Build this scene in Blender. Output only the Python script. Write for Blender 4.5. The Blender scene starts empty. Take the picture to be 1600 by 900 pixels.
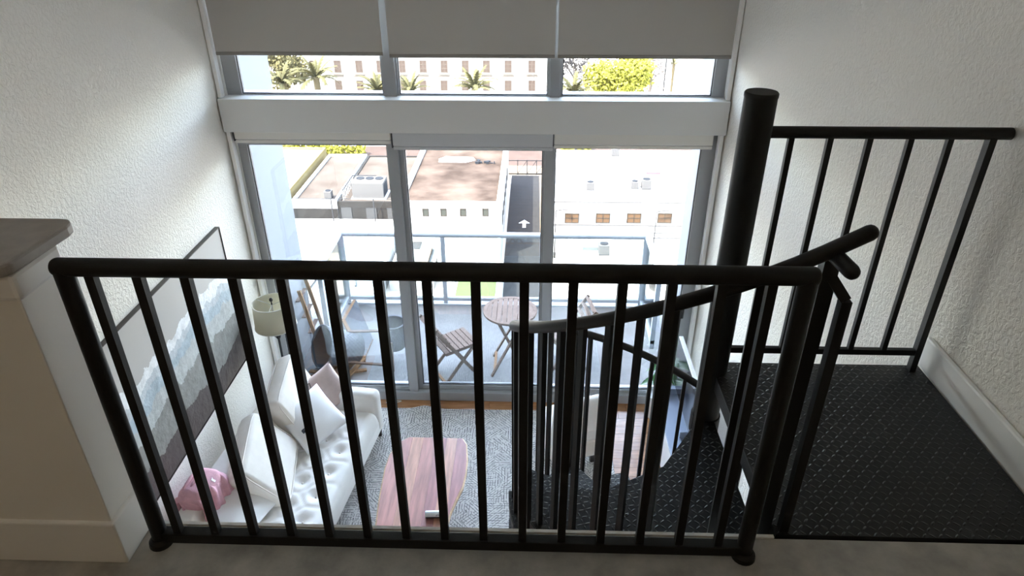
import bpy, bmesh, math, random
import numpy as np
from mathutils import Vector, Matrix
from math import sin, cos, tan, pi, radians, sqrt, floor, atan2

C = bpy.context.scene.collection
scene = bpy.context.scene
random.seed(7)

# ------------------------------------------------------------------ camera
FPX, PITCH, YAW, ROLL = 1069.0, radians(29.417), radians(-1.803), radians(-0.1324)
CAM_H = 1.80
_cp, _sp, _cy, _sy, _cr, _sr = cos(PITCH), sin(PITCH), cos(YAW), sin(YAW), cos(ROLL), sin(ROLL)
CM = (np.array([[_cr, -_sr, 0], [_sr, _cr, 0], [0, 0, 1]]) @ np.array([[1, 0, 0], [0, _cp, -_sp], [0, _sp, _cp]])
      @ np.array([[1, 0, 0], [0, 0, -1], [0, 1, 0]], float) @ np.array([[_cy, -_sy, 0], [_sy, _cy, 0], [0, 0, 1]]))
cam_data = bpy.data.cameras.new('camera')
cam = bpy.data.objects.new('camera', cam_data)
C.objects.link(cam)
R, D, Fw = CM[0], CM[1], CM[2]
cam.matrix_world = Matrix(((R[0], -D[0], -Fw[0], 0), (R[1], -D[1], -Fw[1], 0), (R[2], -D[2], -Fw[2], CAM_H), (0, 0, 0, 1)))
cam_data.sensor_width = 36.0
cam_data.lens = FPX / 1600 * 36
cam_data.clip_start, cam_data.clip_end = 0.05, 2000
scene.camera = cam


def ray(u, v):
    return CM.T @ np.array([(u - 800) / FPX, (v - 450) / FPX, 1.0])


def at_z(u, v, z):            # survey helper: the point of the level z seen at a pixel of the photograph
    d = ray(u, v)
    return Vector(np.array([0, 0, CAM_H]) + d * (z - CAM_H) / d[2])


def at_y(u, v, y):
    d = ray(u, v)
    return Vector(np.array([0, 0, CAM_H]) + d * y / d[1])


# ------------------------------------------------------------------ world, sun, exposure
SUN_EL = radians(55)
sun_dir = Vector((0.76 * cos(SUN_EL), 0.65 * cos(SUN_EL), -sin(SUN_EL)))   # travels away from us and to the right
w = bpy.data.worlds.new('sky')
scene.world = w
w.use_nodes = True
nt = w.node_tree
nt.nodes.clear()
sky = nt.nodes.new('ShaderNodeTexSky')
sky.sky_type = 'NISHITA'
sky.sun_disc = False
sky.sun_elevation = SUN_EL
sky.sun_rotation = atan2(-sun_dir.x, -sun_dir.y)
sky.air_density, sky.dust_density, sky.ozone_density = 1.0, 1.5, 1.0
bg = nt.nodes.new('ShaderNodeBackground')
bg.inputs[1].default_value = 0.75
out = nt.nodes.new('ShaderNodeOutputWorld')
hsv = nt.nodes.new('ShaderNodeHueSaturation')
hsv.inputs['Saturation'].default_value = 0.64
nt.links.new(sky.outputs[0], hsv.inputs['Color'])
nt.links.new(hsv.outputs[0], bg.inputs[0])
nt.links.new(bg.outputs[0], out.inputs[0])

sd = bpy.data.lights.new('sun', 'SUN')
sd.energy = 5.0
sd.angle = radians(0.6)
sd.color = (1.0, 0.95, 0.86)
sun = bpy.data.objects.new('sun', sd)
C.objects.link(sun)
sun.rotation_euler = sun_dir.to_track_quat('-Z', 'Y').to_euler()
sun.location = (-30, -20, 60)

for nm, (px, py, pz), (sx, sz) in (('portal_lower', (-0.52, 6.42, -1.64), (4.5, 2.9)), ('portal_upper', (-0.52, 6.42, 0.5), (4.5, 0.6))):
    pd = bpy.data.lights.new(nm, 'AREA')
    pd.shape = 'RECTANGLE'
    pd.size, pd.size_y = sx, sz
    pd.cycles.is_portal = True
    po = bpy.data.objects.new(nm, pd)
    C.objects.link(po)
    po.location = (px, py, pz)
    po.rotation_euler = (radians(-90), 0, 0)      # shines into the room (towards -y)

vs = scene.view_settings
vs.view_transform = 'Standard'
vs.look = 'None'
vs.gamma = 1.0
vs.use_curve_mapping = False
vs.exposure = 3.0
scene.cycles.max_bounces = 10
scene.cycles.diffuse_bounces = 7
scene.cycles.transparent_max_bounces = 16
scene.cycles.sample_clamp_indirect = 8.0


# ------------------------------------------------------------------ materials
def new_mat(name):
    m = bpy.data.materials.new(name)
    m.use_nodes = True
    return m, m.node_tree, m.node_tree.nodes['Principled BSDF']


def N(nt, typ, **kw):
    n = nt.nodes.new(typ)
    for k, v in kw.items():
        if k.startswith('i_'):
            key = k[2:]
            n.inputs[int(key) if key.isdigit() else key].default_value = v
        else:
            setattr(n, k, v)
    return n


def mth(nt, op, a, b=None, c=None, clamp=False):
    n = nt.nodes.new('ShaderNodeMath')
    n.operation = op
    n.use_clamp = clamp
    for i, x in enumerate((a, b, c)):
        if x is None:
            continue
        if isinstance(x, (int, float)):
            n.inputs[i].default_value = x
        else:
            nt.links.new(x, n.inputs[i])
    return n.outputs[0]


def mat(name, col, rough=0.6, metal=0.0, var=0.0, vscale=4.0, bump=0.0, bscale=40.0, stretch=None, spec=0.5, col2=None, trans=0.0):
    m, nt, p = new_mat(name)
    p.inputs['Base Color'].default_value = (*col, 1)
    p.inputs['Roughness'].default_value = rough
    p.inputs['Metallic'].default_value = metal
    p.inputs['Specular IOR Level'].default_value = spec if rough < 0.85 else 0.04      # dusty, matt surfaces
    if var or bump or col2:
        tc = N(nt, 'ShaderNodeTexCoord')
        mp = N(nt, 'ShaderNodeMapping')
        nt.links.new(tc.outputs['Object'], mp.inputs[0])
        if stretch:
            mp.inputs['Scale'].default_value = stretch
        if var or col2:
            nz = N(nt, 'ShaderNodeTexNoise', i_Scale=vscale, i_Detail=5.0, i_Roughness=0.6)
            nt.links.new(mp.outputs[0], nz.inputs['Vector'])
            rp = N(nt, 'ShaderNodeValToRGB')
            rp.color_ramp.elements[0].position = 0.35
            rp.color_ramp.elements[1].position = 0.65
            if col2:
                rp.color_ramp.elements[0].color = (*col, 1)
                rp.color_ramp.elements[1].color = (*col2, 1)
            else:
                rp.color_ramp.elements[0].color = (*[c * (1 - var) for c in col], 1)
                rp.color_ramp.elements[1].color = (*[min(1, c * (1 + var)) for c in col], 1)
            nt.links.new(nz.outputs[0], rp.inputs[0])
            nt.links.new(rp.outputs[0], p.inputs['Base Color'])
        if bump:
            bz = N(nt, 'ShaderNodeTexNoise', i_Scale=bscale, i_Detail=3.0)
            nt.links.new(mp.outputs[0], bz.inputs['Vector'])
            bp = N(nt, 'ShaderNodeBump', i_Strength=bump, i_Distance=0.01)
            nt.links.new(bz.outputs[0], bp.inputs['Height'])
            nt.links.new(bp.outputs[0], p.inputs['Normal'])
    if trans:
        tr = N(nt, 'ShaderNodeBsdfTranslucent')
        tr.inputs[0].default_value = (*col, 1)
        mx = N(nt, 'ShaderNodeMixShader')
        mx.inputs[0].default_value = trans
        nt.links.new(p.outputs[0], mx.inputs[1])
        nt.links.new(tr.outputs[0], mx.inputs[2])
        nt.links.new(mx.outputs[0], nt.nodes['Material Output'].inputs[0])
    return m


def stucco(name, col, strength=0.55, scale=38.0):
    m, nt, p = new_mat(name)
    p.inputs['Base Color'].default_value = (*col, 1)
    p.inputs['Roughness'].default_value = 0.62
    tc = N(nt, 'ShaderNodeTexCoord')
    nz = N(nt, 'ShaderNodeTexNoise', i_Scale=scale, i_Detail=4.0, i_Roughness=0.55, i_Distortion=0.6)
    nt.links.new(tc.outputs['Object'], nz.inputs['Vector'])
    rp = N(nt, 'ShaderNodeValToRGB')
    rp.color_ramp.elements[0].position = 0.42
    rp.color_ramp.elements[1].position = 0.58
    nt.links.new(nz.outputs[0], rp.inputs[0])
    n2 = N(nt, 'ShaderNodeTexNoise', i_Scale=scale * 4, i_Detail=2.0)
    nt.links.new(tc.outputs['Object'], n2.inputs['Vector'])
    s = mth(nt, 'MULTIPLY_ADD', n2.outputs[0], 0.25, rp.outputs[0])
    bp = N(nt, 'ShaderNodeBump', i_Strength=strength, i_Distance=0.004)
    nt.links.new(s, bp.inputs['Height'])
    nt.links.new(bp.outputs[0], p.inputs['Normal'])
    return m


def glass_mat(name, tint=(0.96, 0.98, 0.98), gloss=0.06):
    m, nt, p = new_mat(name)
    nt.nodes.remove(p)
    t = N(nt, 'ShaderNodeBsdfTransparent')
    t.inputs[0].default_value = (*tint, 1)
    g = N(nt, 'ShaderNodeBsdfGlossy')
    g.inputs['Roughness'].default_value = 0.0
    fr = N(nt, 'ShaderNodeFresnel', i_IOR=1.45)
    k = mth(nt, 'MULTIPLY', fr.outputs[0], gloss / 0.04, clamp=True)
    mx = N(nt, 'ShaderNodeMixShader')
    nt.links.new(k, mx.inputs[0])
    nt.links.new(t.outputs[0], mx.inputs[1])
    nt.links.new(g.outputs[0], mx.inputs[2])
    nt.links.new(mx.outputs[0], nt.nodes['Material Output'].inputs[0])
    return m


def diamond_plate(name, col, pitch=0.026):
    m, nt, p = new_mat(name)
    p.inputs['Base Color'].default_value = (*col, 1)
    p.inputs['Roughness'].default_value = 0.45
    p.inputs['Specular IOR Level'].default_value = 0.4
    tc = N(nt, 'ShaderNodeTexCoord')
    mp = N(nt, 'ShaderNodeMapping')
    mp.inputs['Scale'].default_value = (1 / pitch, 1 / pitch, 1)
    mp.inputs['Location'].default_value = (50, 50, 0)
    nt.links.new(tc.outputs['Object'], mp.inputs[0])
    sp = N(nt, 'ShaderNodeSeparateXYZ')
    nt.links.new(mp.outputs[0], sp.inputs[0])
    X, Y = sp.outputs[0], sp.outputs[1]
    ix, iy = mth(nt, 'FLOOR', X), mth(nt, 'FLOOR', Y)
    par = mth(nt, 'MODULO', mth(nt, 'ADD', ix, iy), 2.0)
    fx = mth(nt, 'SUBTRACT', mth(nt, 'SUBTRACT', X, ix), 0.5)
    fy = mth(nt, 'SUBTRACT', mth(nt, 'SUBTRACT', Y, iy), 0.5)
    a, b = mth(nt, 'ADD', fx, fy), mth(nt, 'SUBTRACT', fx, fy)
    a2, b2 = mth(nt, 'MULTIPLY', a, a), mth(nt, 'MULTIPLY', b, b)
    LO, SH = 1 / 0.62 ** 2, 1 / 0.2 ** 2
    e1 = mth(nt, 'ADD', mth(nt, 'MULTIPLY', a2, LO), mth(nt, 'MULTIPLY', b2, SH))
    e2 = mth(nt, 'ADD', mth(nt, 'MULTIPLY', b2, LO), mth(nt, 'MULTIPLY', a2, SH))
    e = mth(nt, 'ADD', mth(nt, 'MULTIPLY', e1, par), mth(nt, 'MULTIPLY', e2, mth(nt, 'SUBTRACT', 1.0, par)))
    h = mth(nt, 'SUBTRACT', 1.0, e, clamp=True)
    bp = N(nt, 'ShaderNodeBump', i_Strength=0.75, i_Distance=0.003)
    nt.links.new(h, bp.inputs['Height'])
    nt.links.new(bp.outputs[0], p.inputs['Normal'])
    return m


M = {}
M['wall'] = stucco('wall_stucco', (0.86, 0.825, 0.765), 0.6, 40.0)
M['wall_smooth'] = mat('wall_smooth', (0.86, 0.84, 0.80), 0.6, bump=0.05, bscale=60)
M['wall_loft'] = mat('loft_paint', (0.74, 0.65, 0.53), 0.7)
M['ceiling'] = mat('ceiling_paint', (0.88, 0.87, 0.84), 0.8)
M['trim'] = mat('trim_paint', (0.88, 0.87, 0.85), 0.45, bump=0.03, bscale=12)
M['beam'] = mat('beam_paint', (0.70, 0.70, 0.69), 0.55)
M['concrete'] = mat('sealed_concrete', (0.39, 0.37, 0.335), 0.5, var=0.22, vscale=7, bump=0.05, bscale=90)
M['cap'] = mat('cap_stone', (0.36, 0.33, 0.30), 0.5, var=0.08, vscale=20)
M['black'] = mat('black_painted_steel', (0.009, 0.0088, 0.009), 0.5, bump=0.06, bscale=250, spec=0.3)
M['plate'] = diamond_plate('black_diamond_plate', (0.011, 0.011, 0.0115))
M['alu'] = mat('window_aluminium', (0.36, 0.37, 0.38), 0.5, 0.1, spec=0.3)
M['alu_dark'] = mat('gasket_black', (0.03, 0.03, 0.035), 0.5)
M['shade'] = mat('roller_shade_fabric', (0.52, 0.50, 0.47), 0.9, bump=0.05, bscale=400, trans=0.03)
M['shade_hem'] = mat('roller_shade_hem', (0.30, 0.28, 0.26), 0.8)
M['cassette'] = mat('shade_cassette', (0.72, 0.70, 0.66), 0.6)
M['cassette_grey'] = mat('shade_cassette_grey', (0.55, 0.56, 0.58), 0.5)
M['glass'] = glass_mat('clear_glass')
M['glass_rail'] = glass_mat('railing_glass', (0.93, 0.97, 0.97), 0.05)
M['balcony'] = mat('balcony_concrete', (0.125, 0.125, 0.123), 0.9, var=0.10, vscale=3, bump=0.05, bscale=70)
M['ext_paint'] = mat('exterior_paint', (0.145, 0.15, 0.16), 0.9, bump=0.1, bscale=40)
M['rail_paint'] = mat('railing_paint', (0.27, 0.295, 0.32), 0.6, spec=0.25)
M['sofa'] = mat('linen_upholstery', (0.86, 0.84, 0.81), 0.9, var=0.04, vscale=3, bump=0.12, bscale=420)
M['sofa_cushion'] = mat('cushion_linen', (0.84, 0.79, 0.73), 0.9, var=0.05, vscale=5, bump=0.12, bscale=300)
M['white_cotton'] = mat('white_cotton', (0.88, 0.88, 0.88), 0.9, bump=0.1, bscale=300)
M['dusty'] = mat('dusty_rose_velvet', (0.52, 0.41, 0.38), 0.8, var=0.08, vscale=8)
M['taupe'] = mat('taupe_velvet', (0.42, 0.31, 0.275), 0.8, var=0.1, vscale=8)
M['pink'] = mat('pink_fleece', (0.70, 0.40, 0.46), 0.95, var=0.12, vscale=8, bump=0.3, bscale=160)
M['pink_light'] = mat('pink_lining', (0.72, 0.48, 0.54), 0.9)
M['leg_dark'] = mat('dark_walnut', (0.035, 0.022, 0.016), 0.4)
M['lampshade'] = mat('lampshade_linen', (0.70, 0.67, 0.55), 0.9, bump=0.08, bscale=400, trans=0.35)
M['iron'] = mat('dark_iron', (0.02, 0.02, 0.022), 0.45, 0.5)
M['teak'] = mat('weathered_teak', (0.105, 0.078, 0.064), 0.9, var=0.18, vscale=6, stretch=(6, 6, 1), bump=0.1, bscale=60)
M['teak_warm'] = mat('tan_wood', (0.15, 0.088, 0.048), 0.9, var=0.2, vscale=6, stretch=(6, 6, 1))
M['pot_inner'] = mat('pot_inner', (0.024, 0.027, 0.031), 0.9)
M['leaf'] = mat('plant_leaf', (0.05, 0.16, 0.04), 0.4, var=0.25, vscale=9)
M['ceramic'] = mat('white_ceramic', (0.80, 0.80, 0.80), 0.25)
M['white_lacquer'] = mat('white_lacquer', (0.75, 0.76, 0.79), 0.35)
M['blue_edge'] = mat('grey_blue_edge', (0.28, 0.34, 0.46), 0.4)
M['screen'] = mat('tv_screen', (0.02, 0.02, 0.025), 0.12, spec=1.0)
M['cord'] = mat('white_cord', (0.82, 0.78, 0.72), 0.5)
M['ink'] = mat('dark_ink', (0.03, 0.035, 0.05), 0.6)
M['can'] = mat('pale_blue_label', (0.62, 0.72, 0.78), 0.35, col2=(0.80, 0.84, 0.86), vscale=14)
M['can_dark'] = mat('navy_plastic', (0.015, 0.017, 0.03), 0.4)
M['table_a'] = mat('slab_rosy', (0.42, 0.19, 0.155), 0.35, var=0.22, vscale=3.0, stretch=(9, 0.8, 1))
M['table_b'] = mat('slab_tan', (0.50, 0.255, 0.175), 0.35, var=0.22, vscale=3.0, stretch=(9, 0.8, 1))
M['table_c'] = mat('slab_mauve', (0.36, 0.155, 0.145), 0.35, var=0.22, vscale=3.0, stretch=(9, 0.8, 1))
M['sapwood'] = mat('sapwood_edge', (0.62, 0.42, 0.26), 0.5, var=0.25, vscale=9)
for i, c in enumerate(((0.42, 0.20, 0.085), (0.48, 0.245, 0.11), (0.38, 0.175, 0.075), (0.45, 0.22, 0.10))):
    M['floor%d' % i] = mat('oak_floor_%d' % i, c, 0.24, var=0.2, vscale=3, stretch=(1, 10, 1), spec=1.0)
# outdoors
M['ground'] = mat('pale_concrete_ground', (0.2914, 0.2604, 0.217), 0.9, var=0.12, vscale=0.25)
M['asphalt'] = mat('asphalt', (0.0175, 0.017, 0.017), 0.9, var=0.12, vscale=1.5)
M['street'] = mat('street_asphalt', (0.0375, 0.026, 0.0215), 0.9, var=0.15, vscale=0.3)
M['lane'] = mat('lane_concrete', (0.1125, 0.0863, 0.06), 0.9, var=0.1, vscale=0.5)
M['paint'] = mat('road_paint', (0.8, 0.8, 0.78), 0.7)
M['ext_white'] = mat('white_render', (0.24, 0.235, 0.225), 0.9)
M['ext_white_roof'] = mat('white_roof_membrane', (0.27, 0.265, 0.255), 0.9, var=0.06, vscale=0.3)
M['tan_roof'] = mat('weathered_tan_roof', (0.018, 0.0122, 0.009), 0.95, col2=(0.050, 0.036, 0.0275), vscale=0.25)
M['tan_roof_pale'] = mat('pale_tan_roof', (0.030, 0.0225, 0.0175), 0.95, col2=(0.048, 0.040, 0.033), vscale=0.2)
M['shade_grey_wall'] = mat('shade_grey_wall_paint', (0.015, 0.0138, 0.0127), 0.9, var=0.15, vscale=0.8)  # shade of the left fronts is put into this grey paint
M['grey_door_and_shade'] = mat('grey_door_and_shade', (0.009, 0.0085, 0.0083), 0.8)
M['yellow_wall'] = mat('yellow_render', (0.0975, 0.075, 0.0338), 0.9, var=0.06, vscale=0.5)
M['beige_roof'] = mat('beige_flat_roof', (0.112, 0.088, 0.068), 0.95, var=0.1, vscale=0.3)
M['grey_roof'] = mat('grey_white_roof', (0.07, 0.075, 0.074), 0.9, var=0.06, vscale=0.3)
M['turf'] = mat('court_turf', (0.040, 0.056, 0.020), 0.9, var=0.06, vscale=0.8)
M['ac'] = mat('ac_enamel', (0.05, 0.047, 0.045), 0.9)
M['ac_dark'] = mat('ac_grille', (0.013, 0.014, 0.016), 0.9)
M['steel_grey'] = mat('galvanised_steel', (0.02, 0.02, 0.021), 0.9)
M['win_dark'] = mat('window_pane_dark', (0.026, 0.027, 0.023), 0.9)
M['win_tan'] = mat('tan_blind_pane', (0.05, 0.03, 0.0175), 0.9)
M['win_frame'] = mat('window_frame_brown', (0.026, 0.022, 0.018), 0.9)
M['hotel'] = mat('hotel_render', (0.145, 0.138, 0.126), 0.9)
M['hotel_pane'] = mat('hotel_pane', (0.036, 0.026, 0.021), 0.9)
M['hotel_frame'] = mat('hotel_window_frame', (0.066, 0.054, 0.044), 0.9)
M['palm_leaf'] = mat('palm_frond', (0.034, 0.031, 0.014), 0.9, var=0.3, vscale=0.6)
M['palm_trunk'] = mat('palm_trunk', (0.05, 0.04, 0.023), 0.9, var=0.2, vscale=2)
M['lime_leaf'] = mat('lime_foliage', (0.125, 0.118, 0.018), 0.9, var=0.5, vscale=0.7)
M['olive_leaf'] = mat('olive_foliage', (0.052, 0.044, 0.019), 0.9, var=0.35, vscale=0.7)
M['grey_leaf'] = mat('grey_twigs', (0.05, 0.043, 0.039), 0.9, var=0.3, vscale=0.8)
M['bark'] = mat('bark', (0.06, 0.05, 0.0425), 0.9)
M['yellow_bush'] = mat('yellow_bush', (0.117, 0.108, 0.0135), 0.9, var=0.3, vscale=1)
M['water'] = mat('pool_water', (0.025, 0.075, 0.077), 0.9)
M['red'] = mat('faded_red', (0.07, 0.025, 0.0275), 0.7)


def rug_mat():
    m, nt, p = new_mat('rug_line_pattern')
    p.inputs['Roughness'].default_value = 0.95
    tc = N(nt, 'ShaderNodeTexCoord')
    masks = []
    for sc, fr, off in ((5.0, 34.0, 0.0), (6.2, 42.0, 7.3)):
        mp = N(nt, 'ShaderNodeMapping')
        mp.inputs['Location'].default_value = (off, off * 0.7, 0)
        nt.links.new(tc.outputs['Object'], mp.inputs[0])
        wob = N(nt, 'ShaderNodeTexNoise', i_Scale=9.0, i_Detail=2.0)
        nt.links.new(mp.outputs[0], wob.inputs['Vector'])
        vo = N(nt, 'ShaderNodeTexVoronoi', i_Scale=sc)
        nt.links.new(mp.outputs[0], vo.inputs['Vector'])
        sc3 = N(nt, 'ShaderNodeSeparateColor')
        nt.links.new(vo.outputs['Color'], sc3.inputs[0])
        ang = mth(nt, 'MULTIPLY', mth(nt, 'FLOOR', mth(nt, 'MULTIPLY', sc3.outputs[0], 8.0)), pi / 4)
        sx = N(nt, 'ShaderNodeSeparateXYZ')
        nt.links.new(mp.outputs[0], sx.inputs[0])
        q = mth(nt, 'ADD', mth(nt, 'MULTIPLY', sx.outputs[0], mth(nt, 'COSINE', ang)), mth(nt, 'MULTIPLY', sx.outputs[1], mth(nt, 'SINE', ang)))
        q = mth(nt, 'ADD', mth(nt, 'MULTIPLY', q, fr), mth(nt, 'MULTIPLY', wob.outputs[0], 0.7))
        f = mth(nt, 'FRACT', q)
        br = N(nt, 'ShaderNodeTexNoise', i_Scale=22.0, i_Detail=1.0)
        nt.links.new(mp.outputs[0], br.inputs['Vector'])
        on = mth(nt, 'GREATER_THAN', br.outputs[0], 0.43)
        masks.append(mth(nt, 'MULTIPLY', mth(nt, 'LESS_THAN', f, 0.22), on))
    k = mth(nt, 'MAXIMUM', masks[0], masks[1])
    mx = N(nt, 'ShaderNodeMix', data_type='RGBA')
    mx.inputs[6].default_value = (0.60, 0.58, 0.55, 1)
    mx.inputs[7].default_value = (0.17, 0.165, 0.165, 1)
    nt.links.new(k, mx.inputs[0])
    nt.links.new(mx.outputs[2], p.inputs['Base Color'])
    bp = N(nt, 'ShaderNodeBump', i_Strength=0.4, i_Distance=0.004)
    bp.invert = True
    nt.links.new(k, bp.inputs['Height'])
    nt.links.new(bp.outputs[0], p.inputs['Normal'])
    return m


def painting_mat():
    m, nt, p = new_mat('abstract_landscape_paint')
    p.inputs['Roughness'].default_value = 0.55
    tc = N(nt, 'ShaderNodeTexCoord')
    sx = N(nt, 'ShaderNodeSeparateXYZ')
    nt.links.new(tc.outputs['Object'], sx.inputs[0])
    big = N(nt, 'ShaderNodeTexNoise', i_Scale=2.2, i_Detail=7.0, i_Roughness=0.62)
    nt.links.new(tc.outputs['Object'], big.inputs['Vector'])
    # height above the lower edge, rising towards one side, with torn palette-knife borders
    h = mth(nt, 'ADD', sx.outputs[2], mth(nt, 'MULTIPLY', mth(nt, 'SUBTRACT', big.outputs[0], 0.5), 0.42))
    h = mth(nt, 'ADD', h, mth(nt, 'MULTIPLY', sx.outputs[1], -0.03))
    hn = mth(nt, 'DIVIDE', h, 1.42)
    rp = N(nt, 'ShaderNodeValToRGB')
    cr = rp.color_ramp
    cr.interpolation = 'CONSTANT'
    stops = [(0.0, (0.070, 0.052, 0.050)), (0.20, (0.22, 0.215, 0.20)), (0.38, (0.42, 0.43, 0.42)), (0.50, (0.36, 0.42, 0.46)), (0.575, (0.47, 0.50, 0.52)), (0.625, (0.74, 0.74, 0.74)), (0.695, (0.45, 0.425, 0.40))]
    cr.elements[0].position, cr.elements[0].color = stops[0][0], (*stops[0][1], 1)
    cr.elements[1].position, cr.elements[1].color = stops[1][0], (*stops[1][1], 1)
    for pos, c in stops[2:]:
        e = cr.elements.new(pos)
        e.color = (*c, 1)
    nt.links.new(hn, rp.inputs[0])
    fine = N(nt, 'ShaderNodeTexNoise', i_Scale=14.0, i_Detail=5.0)
    nt.links.new(tc.outputs['Object'], fine.inputs['Vector'])
    lower = mth(nt, 'LESS_THAN', hn, 0.69)
    hs = N(nt, 'ShaderNodeHueSaturation')
    hs.inputs['Saturation'].default_value = 1.0
    nt.links.new(rp.outputs[0], hs.inputs['Color'])
    val = mth(nt, 'ADD', 1.0, mth(nt, 'MULTIPLY', mth(nt, 'MULTIPLY', mth(nt, 'SUBTRACT', fine.outputs[0], 0.5), 0.7), lower))
    nt.links.new(val, hs.inputs['Value'])
    nt.links.new(hs.outputs[0], p.inputs['Base Color'])
    bp = N(nt, 'ShaderNodeBump', i_Strength=0.7, i_Distance=0.012)
    nt.links.new(mth(nt, 'MULTIPLY', fine.outputs[0], lower), bp.inputs['Height'])
    nt.links.new(bp.outputs[0], p.inputs['Normal'])
    return m


def weave_mat(name, col, col2):
    m, nt, p = new_mat(name)
    p.inputs['Roughness'].default_value = 0.8
    tc = N(nt, 'ShaderNodeTexCoord')
    sx = N(nt, 'ShaderNodeSeparateXYZ')
    nt.links.new(tc.outputs['Object'], sx.inputs[0])
    ang = mth(nt, 'ARCTAN2', sx.outputs[1], sx.outputs[0])
    a = mth(nt, 'SINE', mth(nt, 'MULTIPLY', ang, 26.0))
    b = mth(nt, 'SINE', mth(nt, 'MULTIPLY', sx.outputs[2], 105.0))
    h = mth(nt, 'MULTIPLY_ADD', mth(nt, 'MULTIPLY', a, b), 0.5, 0.5)
    nz = N(nt, 'ShaderNodeTexNoise', i_Scale=12.0, i_Detail=3.0)
    nt.links.new(tc.outputs['Object'], nz.inputs['Vector'])
    k = mth(nt, 'MULTIPLY_ADD', h, 0.45, mth(nt, 'MULTIPLY', nz.outputs[0], 0.6), clamp=True)
    mx = N(nt, 'ShaderNodeMix', data_type='RGBA')
    mx.inputs[6].default_value = (*col, 1)
    mx.inputs[7].default_value = (*col2, 1)
    nt.links.new(k, mx.inputs[0])
    nt.links.new(mx.outputs[2], p.inputs['Base Color'])
    bp = N(nt, 'ShaderNodeBump', i_Strength=0.6, i_Distance=0.006)
    nt.links.new(h, bp.inputs['Height'])
    nt.links.new(bp.outputs[0], p.inputs['Normal'])
    return m


M['rug'] = rug_mat()
M['painting'] = painting_mat()
M['weave'] = weave_mat('blue_grey_wicker', (0.012, 0.015, 0.019), (0.052, 0.060, 0.070))
M['weave_panel'] = mat('blue_grey_slats', (0.036, 0.043, 0.052), 0.8, var=0.2, vscale=5, stretch=(12, 1, 1))


# ------------------------------------------------------------------ mesh helpers
class MB:
    def __init__(self):
        self.v, self.f = [], []

    def add(self, vs, fs, mx=None):
        o = len(self.v)
        self.v += [tuple(mx @ Vector(p)) if mx is not None else tuple(p) for p in vs]
        self.f += [tuple(i + o for i in f) for f in fs]
        return self

    def box(self, x0, x1, y0, y1, z0, z1, mx=None):
        vs = [(x0, y0, z0), (x1, y0, z0), (x1, y1, z0), (x0, y1, z0), (x0, y0, z1), (x1, y0, z1), (x1, y1, z1), (x0, y1, z1)]
        return self.add(vs, [(0, 3, 2, 1), (4, 5, 6, 7), (0, 1, 5, 4), (1, 2, 6, 5), (2, 3, 7, 6), (3, 0, 4, 7)], mx)

    def bar(self, p0, p1, w, d=None, up=(0, 0, 1)):          # rectangular bar between two points
        d = d or w
        p0, p1 = Vector(p0), Vector(p1)
        z = (p1 - p0).normalized()
        u = Vector(up)
        if abs(z.dot(u)) > 0.95:
            u = Vector((0, 1, 0))
        x = u.cross(z).normalized()
        y = z.cross(x)
        vs = []
        for p in (p0, p1):
            for sx, sy in ((-1, -1), (1, -1), (1, 1), (-1, 1)):
                vs.append(p + x * sx * w / 2 + y * sy * d / 2)
        return self.add(vs, [(0, 3, 2, 1), (4, 5, 6, 7), (0, 1, 5, 4), (1, 2, 6, 5), (2, 3, 7, 6), (3, 0, 4, 7)])

    def tube(self, pts, r, n=12, cap=True, round_ends=False):
        pts = [Vector(p) for p in pts]
        rs = [r] * len(pts) if isinstance(r, (int, float)) else list(r)
        if round_ends:
            a = (pts[0] - pts[1]).normalized()
            b = (pts[-1] - pts[-2]).normalized()
            st = [(pts[0] + a * rs[0] * k, rs[0] * sqrt(max(0, 1 - k * k))) for k in (0.97, 0.8, 0.5)]
            en = [(pts[-1] + b * rs[-1] * k, rs[-1] * sqrt(max(0, 1 - k * k))) for k in (0.5, 0.8, 0.97)]
            pts = [s[0] for s in st] + pts + [e[0] for e in en]
            rs = [s[1] for s in st] + rs + [e[1] for e in en]
        o = len(self.v)
        prev = None
        for i, p in enumerate(pts):
            t = (pts[min(i + 1, len(pts) - 1)] - pts[max(i - 1, 0)]).normalized()
            if prev is None:
                ref = Vector((0, 0, 1)) if abs(t.z) < 0.9 else Vector((1, 0, 0))
                x = ref.cross(t).normalized()
            else:
                x = (prev - t * prev.dot(t)).normalized()
            prev = x
            y = t.cross(x)
            for k in range(n):
                a = 2 * pi * k / n
                self.v.append(tuple(p + (x * cos(a) + y * sin(a)) * rs[i]))
        for i in range(len(pts) - 1):
            for k in range(n):
                a, b = o + i * n + k, o + i * n + (k + 1) % n
                self.f.append((a, b, b + n, a + n))
        if cap:
            self.f.append(tuple(o + k for k in reversed(range(n))))
            self.f.append(tuple(o + (len(pts) - 1) * n + k for k in range(n)))
        return self

    def prism(self, poly, z0, z1):          # polygon counter-clockwise in plan
        n = len(poly)
        vs = [(x, y, z0) for x, y in poly] + [(x, y, z1) for x, y in poly]
        fs = [tuple(reversed(range(n))), tuple(range(n, 2 * n))] + [(i, (i + 1) % n, (i + 1) % n + n, i + n) for i in range(n)]
        return self.add(vs, fs)

    def lathe(self, prof, n=28, mx=None, close=False):
        vs, fs = [], []
        for r, z in prof:
            for k in range(n):
                vs.append((r * cos(2 * pi * k / n), r * sin(2 * pi * k / n), z))
        for i in range(len(prof) - 1):
            for k in range(n):
                a, b = i * n + k, i * n + (k + 1) % n
                fs.append((a, b, b + n, a + n))
        return self.add(vs, fs, mx)

    def mesh(self, name, smooth=False):
        me = bpy.data.meshes.new(name)
        me.from_pydata(self.v, [], self.f)
        me.update()
        if smooth:
            me.shade_smooth()
        return me


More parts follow.
